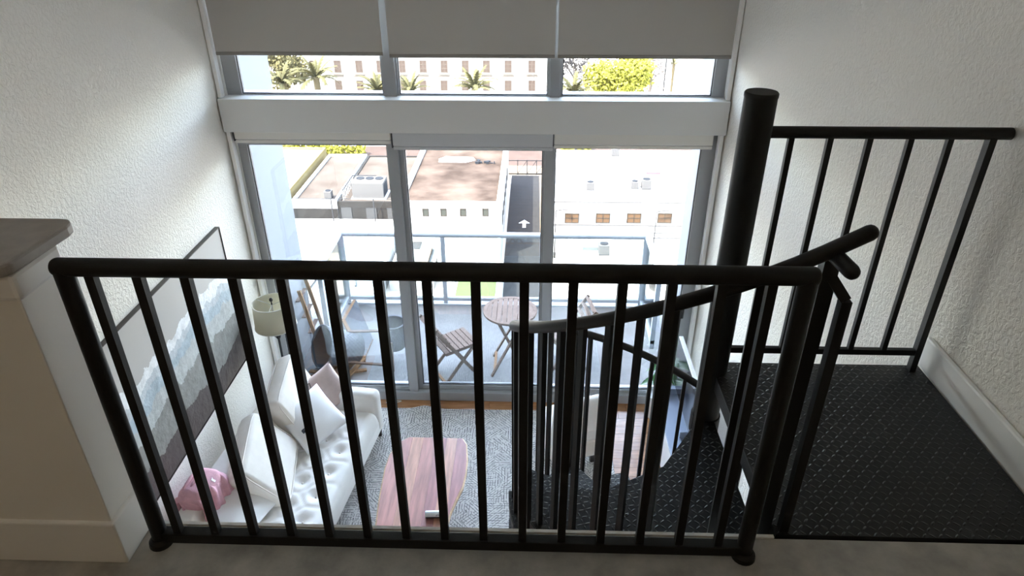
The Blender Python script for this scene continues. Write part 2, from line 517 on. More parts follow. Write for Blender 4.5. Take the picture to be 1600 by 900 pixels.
def link(name, me, m, parent=None, bevel=0.0, seg=2):
    o = bpy.data.objects.new(name, me)
    C.objects.link(o)
    if m is not None and not me.materials:
        me.materials.append(m)
    if parent is not None:
        o.parent = parent
    if bevel:
        b = o.modifiers.new('bevel', 'BEVEL')
        b.width, b.segments, b.limit_method = bevel, seg, 'ANGLE'
    return o


def part(name, mb, m, parent, smooth=False, bevel=0.0, seg=2):
    return link(name, mb.mesh(name, smooth), m, parent, bevel, seg)


def auto_smooth(o, ang=40):
    me = o.data
    me.shade_smooth()
    try:
        me.set_sharp_from_angle(angle=radians(ang))
    except Exception:
        pass
    return o


def struct(name, mb, m, parent=None, bevel=0.0):
    o = link(name, mb.mesh(name), m, parent, bevel)
    o['kind'] = 'structure'
    return o


def group_struct(name, loc=(0, 0, 0)):
    o = bpy.data.objects.new(name, None)
    C.objects.link(o)
    o.location = loc
    o['kind'] = 'structure'
    return o


def tag(o, label, cat, group=None, kind=None):
    o['label'], o['category'] = label, cat
    if group:
        o['group'] = group
    if kind:
        o['kind'] = kind
    return o


def thing(name, label, cat, loc=(0, 0, 0), rz=0.0, group=None):
    o = bpy.data.objects.new(name, None)
    C.objects.link(o)
    o.location = loc
    o.rotation_euler = (0, 0, rz)
    return tag(o, label, cat, group)


def copy_tree(o, parent=None):
    c = o.copy()
    C.objects.link(c)
    c.parent = parent
    for ch in list(o.children):
        copy_tree(ch, c)
    return c


def rbox_mesh(name, sx, sy, sz, r, seg=4, puff=0.0, cuts=0):     # soft block, centred
    bm = bmesh.new()
    bmesh.ops.create_cube(bm, size=1.0)
    for v in bm.verts:
        v.co.x *= sx
        v.co.y *= sy
        v.co.z *= sz
    bmesh.ops.bevel(bm, geom=list(bm.edges), offset=r, segments=seg, profile=0.5, affect='EDGES')
    if cuts:
        big = [e for e in bm.edges if e.calc_length() > max(sx, sy, sz) * 0.25]
        bmesh.ops.subdivide_edges(bm, edges=big, cuts=cuts, use_grid_fill=True)
    if puff:
        for v in bm.verts:
            ux, uy, uz = v.co.x / sx * 2, v.co.y / sy * 2, v.co.z / sz * 2
            v.co.z += puff * (1 - ux * ux) * (1 - uy * uy) * (1 if uz > 0 else -1)
    me = bpy.data.meshes.new(name)
    bm.to_mesh(me)
    bm.free()
    me.shade_smooth()
    return me


def pillow_mesh(name, w, h, t, n=16, pinch=0.07, wob=0.0, seed=0):      # throw pillow in the local xz-plane, thickness along y
    rnd = random.Random(seed)
    ph = [rnd.uniform(0, 6.28) for _ in range(6)]
    vs, fs = [], []
    for side in (1, -1):
        for j in range(n + 1):
            for i in range(n + 1):
                u, v = 2 * i / n - 1, 2 * j / n - 1
                x = w / 2 * u * (1 - pinch * (1 - v * v))
                z = h / 2 * v * (1 - pinch * (1 - u * u))
                th = t / 2 * ((1 - abs(u) ** 2.6) * (1 - abs(v) ** 2.6)) ** 0.55
                th *= 1 + wob * (sin(5 * u + ph[0]) * sin(4 * v + ph[1]) + 0.6 * sin(9 * u * v + ph[2]))
                vs.append((x, side * th, z))
    o = (n + 1) ** 2
    for j in range(n):
        for i in range(n):
            a = j * (n + 1) + i
            q = (a, a + 1, a + n + 2, a + n + 1)
            fs.append(tuple(reversed(q)))
            fs.append(tuple(k + o for k in q))
    me = bpy.data.meshes.new(name)
    me.from_pydata(vs, [], fs)
    bm = bmesh.new()
    bm.from_mesh(me)
    bmesh.ops.remove_doubles(bm, verts=bm.verts, dist=1e-5)
    bm.to_mesh(me)
    bm.free()
    me.shade_smooth()
    return me


def frame_matrix(c, xdir, zdir):          # local x along xdir, local z as near zdir as possible
    x = Vector(xdir).normalized()
    z = Vector(zdir)
    z = (z - x * z.dot(x)).normalized()
    y = z.cross(x)
    c = Vector(c)
    return Matrix(((x.x, y.x, z.x, c.x), (x.y, y.y, z.y, c.y), (x.z, y.z, z.z, c.z), (0, 0, 0, 1)))


# ------------------------------------------------------------------ the room
F = -3.2                     # lower floor
G = -30.0                    # street level
XL, XR = -2.85, 1.75         # side walls
YW = 6.2                     # inner face of the window wall
CEIL = 2.75
SLAB_Y = 1.56                # edge of the loft

struct('wall_left', MB().box(XL - 0.2, XL, -3.2, YW + 0.2, F - 0.25, CEIL), M['wall'])
struct('wall_right', MB().box(XR, XR + 0.2, -3.2, YW + 0.2, F - 0.25, CEIL), M['wall'])
struct('wall_back', MB().box(XL - 0.2, XR + 0.2, -3.4, -3.2, F - 0.25, CEIL), M['wall_loft'])
struct('ceiling', MB().box(XL - 0.4, XR + 0.4, -3.4, YW + 0.35, CEIL, CEIL + 0.3), M['ceiling'])

# lower floor: a screed and boards laid across the room
fl = struct('floor', MB().box(XL, XR, -3.2, YW + 0.2, F - 0.25, F - 0.02), M['floor2'])
rows, bw = 36, 0.127
bm_cache = {}
for r in range(rows):
    y1 = YW - r * bw
    y0 = y1 - bw + 0.0025
    x = XL + 0.005
    k = 0
    while x < XR - 0.01:
        ln = (0.55 + 0.9 * random.random()) if k == 0 else 1.55
        x1 = min(x + ln, XR - 0.005)
        if XR - x1 < 0.3:
            x1 = XR - 0.005
        L = round(x1 - x, 3)
        b = part('floor_plank', MB().box(-L / 2, L / 2 - 0.0025, -(y1 - y0) / 2, (y1 - y0) / 2, -0.02, 0), M['floor%d' % random.randrange(4)], fl)
        b.location = ((x + x1) / 2, (y0 + y1) / 2, F + random.uniform(-0.0006, 0))
        x = x1
        k += 1

struct('floor.001', MB().box(XL, XR, -3.2, SLAB_Y, -0.32, 0), M['concrete'], bevel=0.004)
struct('trim_1', MB().box(XL, 0.80, SLAB_Y, SLAB_Y + 0.012, -0.32, 0.004), M['trim'])

# half wall at the head of the opening
struct('wall_half', MB().box(XL, -1.259, 1.418, 1.555, 0, 1.02), M['wall_smooth'], bevel=0.004)
struct('baseboard_half', MB().box(XL, -1.246, 1.404, 1.556, 0, 0.172), M['trim'], bevel=0.006)
struct('trim_2', MB().box(XL, -1.235, 1.394, 1.578, 0.955, 1.028), M['trim'], bevel=0.012)
cap_poly = [(XL, 1.375), (-1.265, 1.375), (-1.245, 1.38), (-1.232, 1.40), (-1.222, 1.61), (-1.228, 1.64), (-1.245, 1.658), (-1.275, 1.662), (XL, 1.662)]
o = struct('trim_3', MB().prism(cap_poly, 1.028, 1.062), M['cap'], bevel=0.008)

# baseboard of the loft on the right
struct('baseboard_right', MB().box(XR - 0.024, XR, -3.0, 2.545, 0.0, 0.152), M['trim'], bevel=0.011)
struct('baseboard_left', MB().box(XL, XL + 0.014, -3.0, YW, F, F + 0.13), M['trim'], bevel=0.004)

# beam between the two window bands
struct('beam', MB().box(-2.835, 1.738, 6.09, 6.45, -0.035, 0.268), M['beam'], bevel=0.006)

# ------------------------------------------------------------------ windows
YF = 6.25


def window(name, x0, x1, z0, z1, fw=(0.06, 0.06, 0.06, 0.06), y=YF, d=0.07, mat_=None):
    """frame of stiles and rails round one pane; fw = left, right, bottom, top widths"""
    g = group_struct(name, ((x0 + x1) / 2, y, z0))
    W, H = (x1 - x0) / 2, z1 - z0
    l, r, b, t = fw
    mb = MB()
    mb.box(-W, -W + l, 0, d, 0, H).box(W - r, W, 0, d, 0, H)
    mb.box(-W + l, W - r, 0, d, 0, b).box(-W + l, W - r, 0, d, H - t, H)
    part('window_frame', mb, mat_ or M['alu'], g, bevel=0.004)
    gk = MB()
    e = 0.008
    gk.box(-W + l, -W + l + e, d * 0.3, d * 0.7, b, H - t).box(W - r - e, W - r, d * 0.3, d * 0.7, b, H - t)
    gk.box(-W + l, W - r, d * 0.3, d * 0.7, b, b + e).box(-W + l, W - r, d * 0.3, d * 0.7, H - t - e, H - t)
    part('gasket', gk, M['alu_dark'], g)
    part('pane', MB().box(-W + l, W - r, d * 0.45, d * 0.45 + 0.008, b, H - t), M['glass'], g)
    return g


window('window_1', -2.80, -1.345, 0.225, CEIL, (0.135, 0.02, 0.05, 0.06))
window('window_2', -1.235, 0.148, 0.225, CEIL, (0.02, 0.02, 0.05, 0.06))
window('window_3', 0.238, 1.725, 0.225, CEIL, (0.02, 0.125, 0.05, 0.06))
struct('trim_4', MB().box(-1.345, -1.235, YF - 0.03, YF + 0.1, 0.225, CEIL), M['alu'], bevel=0.004)
struct('trim_5', MB().box(0.148, 0.238, YF - 0.03, YF + 0.1, 0.225, CEIL), M['alu'], bevel=0.004)

window('window_4', -2.80, -1.372, F + 0.10, -0.03, (0.085, 0.01, 0.06, 0.17))
d1 = window('door_1', -1.272, 0.118, F + 0.10, -0.03, (0.05, 0.02, 0.07, 0.20), y=YF + 0.02)
w5 = window('window_5', 0.205, 1.71, F + 0.10, -0.03, (0.012, 0.13, 0.06, 0.17))
struct('trim_6', MB().box(-1.372, -1.272, YF - 0.035, YF + 0.1, F + 0.07, -0.03), M['alu'], bevel=0.004)
struct('trim_7', MB().box(0.118, 0.205, YF - 0.035, YF + 0.1, F + 0.07, -0.03), M['alu'], bevel=0.004)
struct('trim_8', MB().box(XL, XR, YW, YF + 0.16, F, F + 0.115), M['alu'], bevel=0.006)   # sill track
part('latch', MB().box(0.62, 0.66, -0.045, 0.0, 1.05, 1.30), M['alu_dark'], w5, bevel=0.006)

# strips that close the joint between frames and side walls
struct('trim_9', MB().box(XL, -2.80, YF - 0.02, YF + 0.1, F + 0.1, CEIL), M['trim'])
struct('trim_10', MB().box(1.71, XR, YF - 0.02, YF + 0.1, F + 0.1, CEIL), M['trim'])
for nm, x, z0, z1 in (('trim_11', -2.815, F + 0.1, -0.04), ('trim_12', -2.822, 0.27, CEIL), ('trim_13', 1.715, F + 0.1, -0.04), ('trim_14', 1.722, 0.27, CEIL)):
    struct(nm, MB().box(x - 0.018, x + 0.018, 6.13, 6.20, z0, z1), M['trim'], bevel=0.003)

# roller shades, upper band
for k, (x0, x1, zb, lab) in enumerate(((-2.795, -1.318, 0.632, 'grey roller shade lowered over the left upper window'),
                                       (-1.262, 0.183, 0.616, 'grey roller shade lowered over the middle upper window'),
                                       (0.208, 1.703, 0.616, 'grey roller shade lowered over the right upper window'))):
    t = thing('roller_shade', lab, 'window shade', ((x0 + x1) / 2, 6.175, zb), group='shades over the upper windows')
    W = (x1 - x0) / 2
    part('shade_fabric', MB().box(-W, W, -0.0015, 0.0015, 0.028, CEIL - zb - 0.06), M['shade'], t)
    part('hem_bar', MB().box(-W, W, -0.008, 0.008, 0, 0.03), M['shade_hem'], t, bevel=0.005)
    mb = MB().tube([(-W, 0, CEIL - zb - 0.05), (W, 0, CEIL - zb - 0.05)], 0.04, 14)
    part('roller_tube', mb, M['cassette'], t)
# lower band, rolled up under the beam
for x0, x1, z0, z1, m_, lab in ((-2.762, -1.312, -0.15, -0.035, 'cassette', 'cream rolled-up shade in its cassette above the left window'),
                                (-1.292, 0.186, -0.205, -0.04, 'cassette_grey', 'grey boxed shade cassette above the sliding glass door'),
                                (0.198, 1.642, -0.18, -0.035, 'cassette', 'cream rolled-up shade in its cassette above the right window')):
    t = thing('shade_cassette', lab, 'window shade', ((x0 + x1) / 2, 6.165, z0), group='rolled shades under the beam')
    W, H = (x1 - x0) / 2, z1 - z0
    part('valance', MB().box(-W, W, -0.04, 0.045, 0.038, H), M[m_], t, bevel=0.008)
    part('hem_bar', MB().box(-W, W, -0.03, -0.012, 0.0, 0.03), M[m_], t, bevel=0.005)
    part('bracket', MB().box(-W - 0.014, -W - 0.002, -0.03, 0.045, 0.02, H), M['alu_dark'], t)

# unseen round light added behind the viewer to warm the loft
M['added_light_glow'] = mat('added_light_glow', (0.8, 0.75, 0.65))
_p = M['added_light_glow'].node_tree.nodes['Principled BSDF']
_p.inputs['Emission Color'].default_value = (1.0, 0.72, 0.42, 1)
_p.inputs['Emission Strength'].default_value = 1.7
cl = thing('added_loft_light', 'unseen round warm light added to brighten the loft', 'lamp', (-1.1, -0.9, CEIL))
auto_smooth(part('base', MB().lathe([(0, 0), (0.2, 0), (0.2, -0.03), (0, -0.03)], 28), M['cap'], cl))
auto_smooth(part('diffuser', MB().lathe([(0.19, -0.03), (0.185, -0.06), (0.13, -0.095), (0, -0.11)], 28), M['added_light_glow'], cl))

# ------------------------------------------------------------------ loft guard railing
RY = 1.49
t = thing('guard_railing', 'black steel railing along the loft edge with square balusters', 'railing', (-0.25, RY, 0))
XA, XB = -1.18, 0.68
LX = -0.25


def L(x):
    return x - LX


r = 0.0245
TRZ = 1.003
xs = [(L(XA) - r, 0.55), (L(XA) - r + 0.003, 0.80), (L(XA) - r + 0.009, 0.95), (L(XA) - r + 0.016, 1.0)]
xs = xs + [(L(XB) + (L(XA) - q0), k0) for q0, k0 in reversed(xs)]
auto_smooth(part('top_rail', MB().tube([(x, 0, TRZ) for x, k0 in xs], [r * k0 for x, k0 in xs], 20), M['black'], t))
for x in (XA, XB):
    auto_smooth(part('post', MB().tube([(L(x), 0, 0.002), (L(x), 0, 1.0)], r, 18), M['black'], t))
    auto_smooth(part('base_flange', MB().lathe([(0, 0.024), (0.024, 0.026), (0.035, 0.016), (0.037, 0.0), (0, 0)], 20, Matrix.Translation((L(x), -0.004, 0.001))), M['black'], t))
part('bottom_rail', MB().box(L(XA), L(XB), -0.019, 0.019, 0.016, 0.054), M['black'], t, bevel=0.003)
bal = MB().box(-0.012, 0.012, -0.011, 0.011, 0.05, 0.99).mesh('baluster')
for i in range(15):
    b = link('baluster', bal, M['black'], t)
    b.location = (L(-1.113 + 0.1219 * i), 0, 0)

# ------------------------------------------------------------------ spiral staircase
PX, PY, RS = 0.81, 2.48, 0.88
STEP, RISE = 27.0, 0.2484
st = thing('spiral_staircase', 'black steel spiral staircase with diamond plate treads and landing', 'staircase', (PX, PY, F))
ZF = -F


def S(x, y, z):                      # world -> stair coordinates
    return (x - PX, y - PY, z + ZF)


auto_smooth(part('center_pole', MB().tube([(0, 0, 0), (0, 0, ZF + 1.205)], 0.0585, 28), M['black'], st))
auto_smooth(part('pole_cap', MB().lathe([(0, 1.214 + ZF), (0.056, 1.214 + ZF), (0.060, 1.209 + ZF), (0.060, 1.196 + ZF)], 28), M['black'], st))
part('base_plate', MB().lathe([(0, 0.012), (0.14, 0.012), (0.14, 0.0)], 28), M['black'], st)


def pol(a, r_):
    return (r_ * cos(radians(a)), r_ * sin(radians(a)))


tread_poly = []
a0, a1 = 2.6, -STEP - 8.0              # leading and trailing edge, relative to the riser angle
ro = 0.905
tread_poly = [pol(-6, 0.05)] + [pol(a1 + 14, 0.058)] + [pol(a1 + (a0 - a1) * k / 9, ro) for k in range(10)]
tread_poly = [pol(a1 - 10, 0.062)] + [pol(a1 + (a0 - a1) * k / 9, ro) for k in range(10)] + [pol(a0 + 22, 0.062)]
tm = MB().prism(tread_poly, -0.006, 0.0).mesh('tread')
lip = MB()
for a, e in ((a0, -1), (a1, 1)):
    p0, p1 = Vector((*pol(a + (18 if e < 0 else -8), 0.07), -0.026)), Vector((*pol(a, ro), -0.026))
    lip.bar(p0, p1, 0.005, 0.04)
pts = [Vector((*pol(a1 + (a0 - a1) * k / 9, ro), -0.026)) for k in range(10)]
for p0, p1 in zip(pts, pts[1:]):
    lip.bar(p0, p1, 0.005, 0.04)
lm = lip.mesh('tread_lip')
nt_ = 12
for k in range(1, nt_ + 1):
    ang = 270 - STEP * (k - 1)
    tr = link('tread', tm, M['plate'], st)
    tr.location = (0, 0, ZF - RISE * k)
    tr.rotation_euler = (0, 0, radians(ang))
    lp = link('tread_lip', lm, M['black'], tr)
    hub = link('hub', MB().lathe([(0.059, -0.09), (0.066, -0.09), (0.066, 0.002), (0.059, 0.002)], 20).mesh('hub'), M['black'], tr)

# landing plate, square, in the corner between loft, wall and pole
lx0, lx1, ly0, ly1 = PX, 1.724, SLAB_Y + 0.014, 2.535
part('landing', MB().box(lx0 - PX, lx1 - PX, ly0 - PY, ly1 - PY, ZF - 0.008, ZF + 0.002), M['plate'], st)
fr = MB()
fr.box(lx0 - PX, lx0 - PX + 0.008, ly0 - PY, ly1 - PY, ZF - 0.07, ZF - 0.008).box(lx1 - PX - 0.008, lx1 - PX, ly0 - PY, ly1 - PY, ZF - 0.07, ZF - 0.008)
fr.box(lx0 - PX, lx1 - PX, ly0 - PY, ly0 - PY + 0.008, ZF - 0.07, ZF - 0.008).box(lx0 - PX, lx1 - PX, ly1 - PY - 0.008, ly1 - PY, ZF - 0.07, ZF - 0.008)
part('landing_frame', fr, M['black'], st)

# straight guard at the back of the landing
GY = PY + 0.02
auto_smooth(part('guard_top_rail', MB().tube([S(PX, GY, 1.062), S(1.742, GY, 1.062)], 0.0225, 16, round_ends=False), M['black'], st))
auto_smooth(part('rail_end', MB().tube([S(1.728, GY, 1.062), S(1.734, GY, 1.062)], 0.0226, 16), M['black'], st))
part('guard_bottom_rail', MB().box(S(PX, 0, 0)[0], S(1.69, 0, 0)[0], GY - PY - 0.012, GY - PY + 0.012, ZF + 0.085, ZF + 0.112), M['black'], st, bevel=0.002)
gb = MB().box(-0.0105, 0.0105, -0.0105, 0.0105, ZF + 0.11, ZF + 1.05).mesh('guard_baluster')
tops = (1236, 1297, 1359, 1423, 1485)
for u in tops:
    p = at_y(u, 216, GY)
    b = link('guard_baluster', gb, M['black'], st)
    b.location = (p.x - PX, GY - PY, 0)
p = at_y(1549, 217, GY)
part('guard_post', MB().box(p.x - PX - 0.013, p.x - PX + 0.013, GY - PY - 0.016, GY - PY + 0.016, ZF + 0.002, ZF + 1.05), M['black'], st)

# helical handrail and its balusters
SL = 0.0092                            # fall of the handrail, metres per degree
def rail_z(a):
    return 1.048 - SL * (270.4 - a)


hp = []
a = 271.2
while a > -60:
    x, y = pol(a, RS)
    hp.append((x, y, ZF + rail_z(a)))
    a -= 4.5
hd = Vector(hp[0]) - Vector(hp[1])
hp = [tuple(Vector(hp[0]) + hd.normalized() * 0.03)] + hp
auto_smooth(part('handrail', MB().tube(hp, 0.0215, 16, round_ends=True), M['black'], st))
i = 0
a = 264.0
while a > -50:
    k = max(1, min(nt_, int(floor((270 - a) / STEP)) + 1))
    x, y = pol(a, RS)
    z0, z1 = ZF - RISE * k - 0.03, ZF + rail_z(a) - 0.01
    b = part('spiral_baluster', MB().box(-0.0105, 0.0105, -0.0105, 0.0105, 0, z1 - z0), M['black'], st)
    b.location = (x, y, z0)
    b.rotation_euler = (0, 0, radians(a))
    a -= 6.75
    i += 1
# bent bar and short stub at the head of the stair
q = [Vector(S(0.795, 1.632, 0.935)), Vector(S(0.838, 1.598, 0.875)), Vector(S(0.838, 1.598, -0.005))]
kb = MB()
for p0, p1 in zip(q, q[1:]):
    kb.bar(p0, p1, 0.028, 0.028, up=(0, 1, 0))
part('bent_newel_bar', kb, M['black'], st)
auto_smooth(part('rail_stub', MB().tube([S(0.785, 1.62, 1.003), S(0.799, 1.53, 0.996)], 0.0208, 16, round_ends=True), M['black'], st))
part('newel_bar', MB().box(S(0.768, 0, 0)[0], S(0.808, 0, 0)[0], 1.615 - PY, 1.650 - PY, ZF - 0.25, ZF + 0.995), M['black'], st)

# ------------------------------------------------------------------ rug and furniture
nx, ny = 60, 70
rx0, rx1, ry0, ry1 = -1.95, 0.865, 2.7, 6.045
vs, fs = [], []
for j in range(ny + 1):
    for i in range(nx + 1):
        x, y = rx0 + (rx1 - rx0) * i / nx, ry0 + (ry1 - ry0) * j / ny
        z = 0.009 + 0.035 * math.exp(-((x + 1.18) / 0.10) ** 2 - ((y - 6.02) / 0.10) ** 2) + 0.0015 * sin(7 * x) * sin(5 * y)
        y += 0.012 * math.exp(-((x + 1.18) / 0.14) ** 2) * (j == ny)
        vs.append((x - rx0, y - ry0, z))
o_ = len(vs)
for j in range(ny):
    for i in range(nx):
        a = j * (nx + 1) + i
        fs.append((a, a + 1, a + nx + 2, a + nx + 1))
edge = [i for i in range(nx + 1)] + [j * (nx + 1) + nx for j in range(1, ny + 1)] + [ny * (nx + 1) + i for i in range(nx - 1, -1, -1)] + [j * (nx + 1) for j in range(ny - 1, 0, -1)]
vs += [(vs[e][0], vs[e][1], 0.001) for e in edge]
for i in range(len(edge)):
    j = (i + 1) % len(edge)
    fs.append((edge[j], edge[i], o_ + i, o_ + j))
me = bpy.data.meshes.new('area_rug')
me.from_pydata(vs, [], fs)
rug = link('area_rug', me, M['rug'])
rug.location = (rx0, ry0, F)
tag(rug, 'off-white rug with a broken dark line pattern under the coffee table', 'rug')

# sofa
SR = radians(-7)
sofa = thing('sofa', 'cream tufted sofa with dark wooden legs along the left wall', 'sofa', (-2.157, 4.634, F), SR)
SM = Matrix.Translation((-2.157, 4.634, F)) @ Matrix.Rotation(SR, 4, 'Z')
HL = 1.075
b = link('base_frame', rbox_mesh('base_frame', 0.90, 2 * HL - 0.02, 0.17, 0.02, 3), M['sofa'], sofa)
b.location = (0.03, 0, 0.205)
# tufted seat pad
tufts = []
for row, xx in enumerate((-0.05, 0.13, 0.32)):
    for k in range(-3, 4):
        yy = k * 0.285 + (0.1425 if row == 1 else 0)
        if abs(yy) < 0.84:
            tufts.append((xx, yy))
nx, ny = 44, 104
sx0, sx1, sy0, sy1 = -0.26, 0.49, -0.885, 0.885
vs, fs = [], []


def seat_z(x, y):
    ex = min(1.0, max(0.0, (sx1 - x) / 0.085))
    ey = min(1.0, (min(y - sy0, sy1 - y)) / 0.07)
    z = 0.452 - 0.075 * (1 - sqrt(max(0, 1 - (1 - ex) ** 2))) - 0.05 * (1 - sqrt(max(0, 1 - (1 - max(ey, 0)) ** 2)))
    dd = sorted(sqrt((x - a) ** 2 + (y - b) ** 2) for a, b in tufts)
    z -= 0.044 * math.exp(-(dd[0] / 0.058) ** 2) + 0.016 * math.exp(-((dd[1] - dd[0]) / 0.035) ** 2) * math.exp(-(dd[0] / 0.2) ** 2)
    return z


for j in range(ny + 1):
    for i in range(nx + 1):
        x, y = sx0 + (sx1 - sx0) * i / nx, sy0 + (sy1 - sy0) * j / ny
        vs.append((x, y, seat_z(x, y)))
for j in range(ny):
    for i in range(nx):
        a = j * (nx + 1) + i
        fs.append((a, a + 1, a + nx + 2, a + nx + 1))
o_ = len(vs)
fe = [j * (nx + 1) + nx for j in range(ny + 1)]
vs += [(vs[e][0], vs[e][1], 0.27) for e in fe]
for i in range(ny):
    fs.append((fe[i + 1], fe[i], o_ + i, o_ + i + 1))
me = bpy.data.meshes.new('seat_cushion')
me.from_pydata(vs, [], fs)
me.shade_smooth()
link('seat_cushion', me, M['sofa'], sofa)
bt = MB().lathe([(0, 0.006), (0.008, 0.005), (0.012, 0.0), (0.012, -0.008)], 10).mesh('tuft_button', True)
for x, y in tufts:
    q = link('tuft_button', bt, M['sofa_cushion'], sofa)
    q.location = (x, y, seat_z(x, y) + 0.003)
b = link('backrest', rbox_mesh('backrest', 0.20, 2 * HL - 0.04, 0.60, 0.055, 4), M['sofa'], sofa)
b.location = (-0.385, 0, 0.53)
b.rotation_euler = (0, radians(-5), 0)
for s in (-1, 1):
    b = link('armrest', rbox_mesh('armrest', 0.96, 0.185, 0.50, 0.07, 5), M['sofa'], sofa)
    b.location = (0.01, s * (HL - 0.095), 0.375)
for sx in (-0.40, 0.44):
    for s in (-1, 1):
        mb = MB()
        mb.lathe([(0, 0.13), (0.028, 0.13), (0.018, 0.0), (0, 0.0)], 12, Matrix.Translation((sx, s * (HL - 0.06), 0.001)))
        auto_smooth(part('leg', mb, M['leg_dark'], sofa))


def piped(name, me, m, label, cat, mx, group=None, seam=None):
    o = link(name, me, m)
    o.matrix_world = mx
    tag(o, label, cat, group)
    return o


def soft_block(name, w, t_, h, label, c, xdir, zdir, m=None, seam=True):
    me = rbox_mesh(name, w, t_, h, 0.055, 4, 0.0, 0)
    o = link(name, me, m or M['sofa_cushion'])
    o.matrix_world = frame_matrix(c, xdir, zdir)
    tag(o, label, 'cushion', 'large back cushions of the sofa')
    if seam:
        for s in (-1, 1):
            y = s * (t_ / 2 - 0.018)
            a, b2 = w / 2 - 0.004, h / 2 - 0.004
            cpts = []
            for k in range(32):
                th = 2 * pi * k / 32
                ex = 0.28
                cpts.append((a * math.copysign(abs(cos(th)) ** ex, cos(th)), y, b2 * math.copysign(abs(sin(th)) ** ex, sin(th))))
            cpts.append(cpts[0])
            link('piping', MB().tube(cpts, 0.0055, 6, cap=False).mesh('piping', True), M['sofa_cushion'], o)
    return o


along = (0.122, 0.9925, 0)
soft_block('back_cushion', 0.74, 0.19, 0.58, 'big cream box cushion standing upright in the far sofa corner by the lamp',
           (-2.33, 5.28, -2.465), (-0.10, 0.98, 0.10), (-0.36, -0.06, 0.92))
soft_block('back_cushion', 0.72, 0.19, 0.58, 'big cream box cushion slumped on the near half of the sofa',
           (-2.34, 4.47, -2.515), (-0.17, 0.95, 0.13), (-0.55, -0.12, 0.82))

# throw pillows
o = link('throw_pillow', pillow_mesh('throw_pillow', 0.56, 0.50, 0.15, 18, 0.06, 0.05, 3), M['white_cotton'])
o.matrix_world = frame_matrix((-2.10, 5.10, -2.555), (0.27, 0.47, 0.01), (-0.29, 0.25, 0.30))
tag(o, 'white square throw pillow with a tiny dark emblem leaning on the other pillows', 'pillow')
# small embroidered mark near the lower corner
mk = MB()
for (x0, z0, x1, z1) in ((-0.012, -0.008, -0.002, 0.012), (0.0, -0.010, 0.012, 0.006), (-0.008, 0.008, 0.010, 0.015)):
    mk.box(x0, x1, -0.003, 0.003, z0, z1)
mk_o = link('emblem', mk.mesh('emblem'), M['ink'], o)
mk_o.location = (-0.185, -0.066, -0.06)
mk_o.scale = (1.7, 1.7, 1.7)
o = link('throw_pillow', pillow_mesh('throw_pillow', 0.43, 0.43, 0.14, 18, 0.08, 0.06, 4), M['dusty'])
d1_, d2_ = Vector((-0.06, 0.2, 0.23)).normalized(), Vector((0.24, 0.02, -0.12)).normalized()
o.matrix_world = frame_matrix((-2.10, 5.545, -2.565), d2_ - d1_, d1_ + d2_)
tag(o, 'dusty rose square pillow propped against the far arm of the sofa', 'pillow')
o = link('throw_pillow', pillow_mesh('throw_pillow', 0.36, 0.22, 0.13, 16, 0.08, 0.06, 5), M['taupe'])
o.matrix_world = frame_matrix((-2.33, 5.33, -2.53), (0.75, 0.55, 0.05), (-0.3, 0.25, 0.8))
tag(o, 'small taupe velvet pillow with a piped edge behind the white pillow', 'pillow')
link('piping', MB().tube([(-0.18, 0, -0.11), (-0.178, 0, 0), (-0.18, 0, 0.11), (0, 0, 0.104), (0.18, 0, 0.11), (0.178, 0, 0), (0.18, 0, -0.11), (0, 0, -0.104), (-0.18, 0, -0.11)], 0.005, 6).mesh('piping', True), M['leg_dark'], o)
o = link('throw_pillow', pillow_mesh('throw_pillow', 0.62, 0.46, 0.20, 18, 0.05, 0.05, 6), M['white_cotton'])
o.matrix_world = frame_matrix((-2.44, 3.93, -2.60), (0.25, 0.95, -0.02), (-0.85, 0.2, 0.45))
tag(o, 'plain white pillow lying flat at the near end of the sofa', 'pillow')

# pink fleece hung over the near end of the sofa back
nx, ny = 26, 34
vs, fs = [], []
for j in range(ny + 1):
    s = j / ny
    for i in range(nx + 1):
        tt = i / nx - 0.5
        wv = 0.013 * sin(17 * tt + 4 * s) + 0.010 * sin(31 * tt - 7 * s)
        if s < 0.42:
            q = s / 0.42
            x, z = 0.19 - 0.03 * q + wv, -0.36 + 0.33 * q
        elif s < 0.62:
            q = (s - 0.42) / 0.2 * pi
            x, z = 0.03 + 0.13 * cos(q), -0.03 + 0.07 * sin(q) + wv
        else:
            q = (s - 0.62) / 0.38
            x, z = -0.10 - 0.01 * q + wv * 0.4, -0.03 - 0.24 * q
        z += 0.03 * cos(pi * tt) * (1 if 0.3 < s < 0.75 else 0.4)
        vs.append((x, tt * 0.42 * (1 - 0.12 * sin(pi * s)), z))
for j in range(ny):
    for i in range(nx):
        a = j * (nx + 1) + i
        fs.append((a, a + 1, a + nx + 2, a + nx + 1))
me = bpy.data.meshes.new('fleece_jacket')
me.from_pydata(vs, [], fs)
me.shade_smooth()
o = link('fleece_jacket', me, M['pink'])
sm_ = o.modifiers.new('thick', 'SOLIDIFY')
sm_.thickness = 0.022
o.location = (-2.665, 3.93, -2.305)
o.rotation_euler = (0, 0, SR)
tag(o, 'pink fleece jacket with a white neck tag hung over the near sofa back', 'jacket')
hb = link('hood', rbox_mesh('hood', 0.24, 0.36, 0.20, 0.085, 6), M['pink'], o)
hb.location = (0.03, 0.0, -0.005)
for k in range(3):
    ry_ = 0.165 - 0.012 * k
    link('fold', MB().tube([(-0.03 + 0.045 * k, -ry_ * cos(pi * q_ / 12), -0.07 + (0.175 - 0.008 * k) * sin(pi * q_ / 12) ** 0.6) for q_ in range(13)], 0.014, 8, round_ends=True).mesh('fold', True), M['pink'], o)
q = link('neck_tag', MB().box(-0.018, 0.018, -0.02, 0.02, 0, 0.003).mesh('neck_tag'), M['white_cotton'], o)
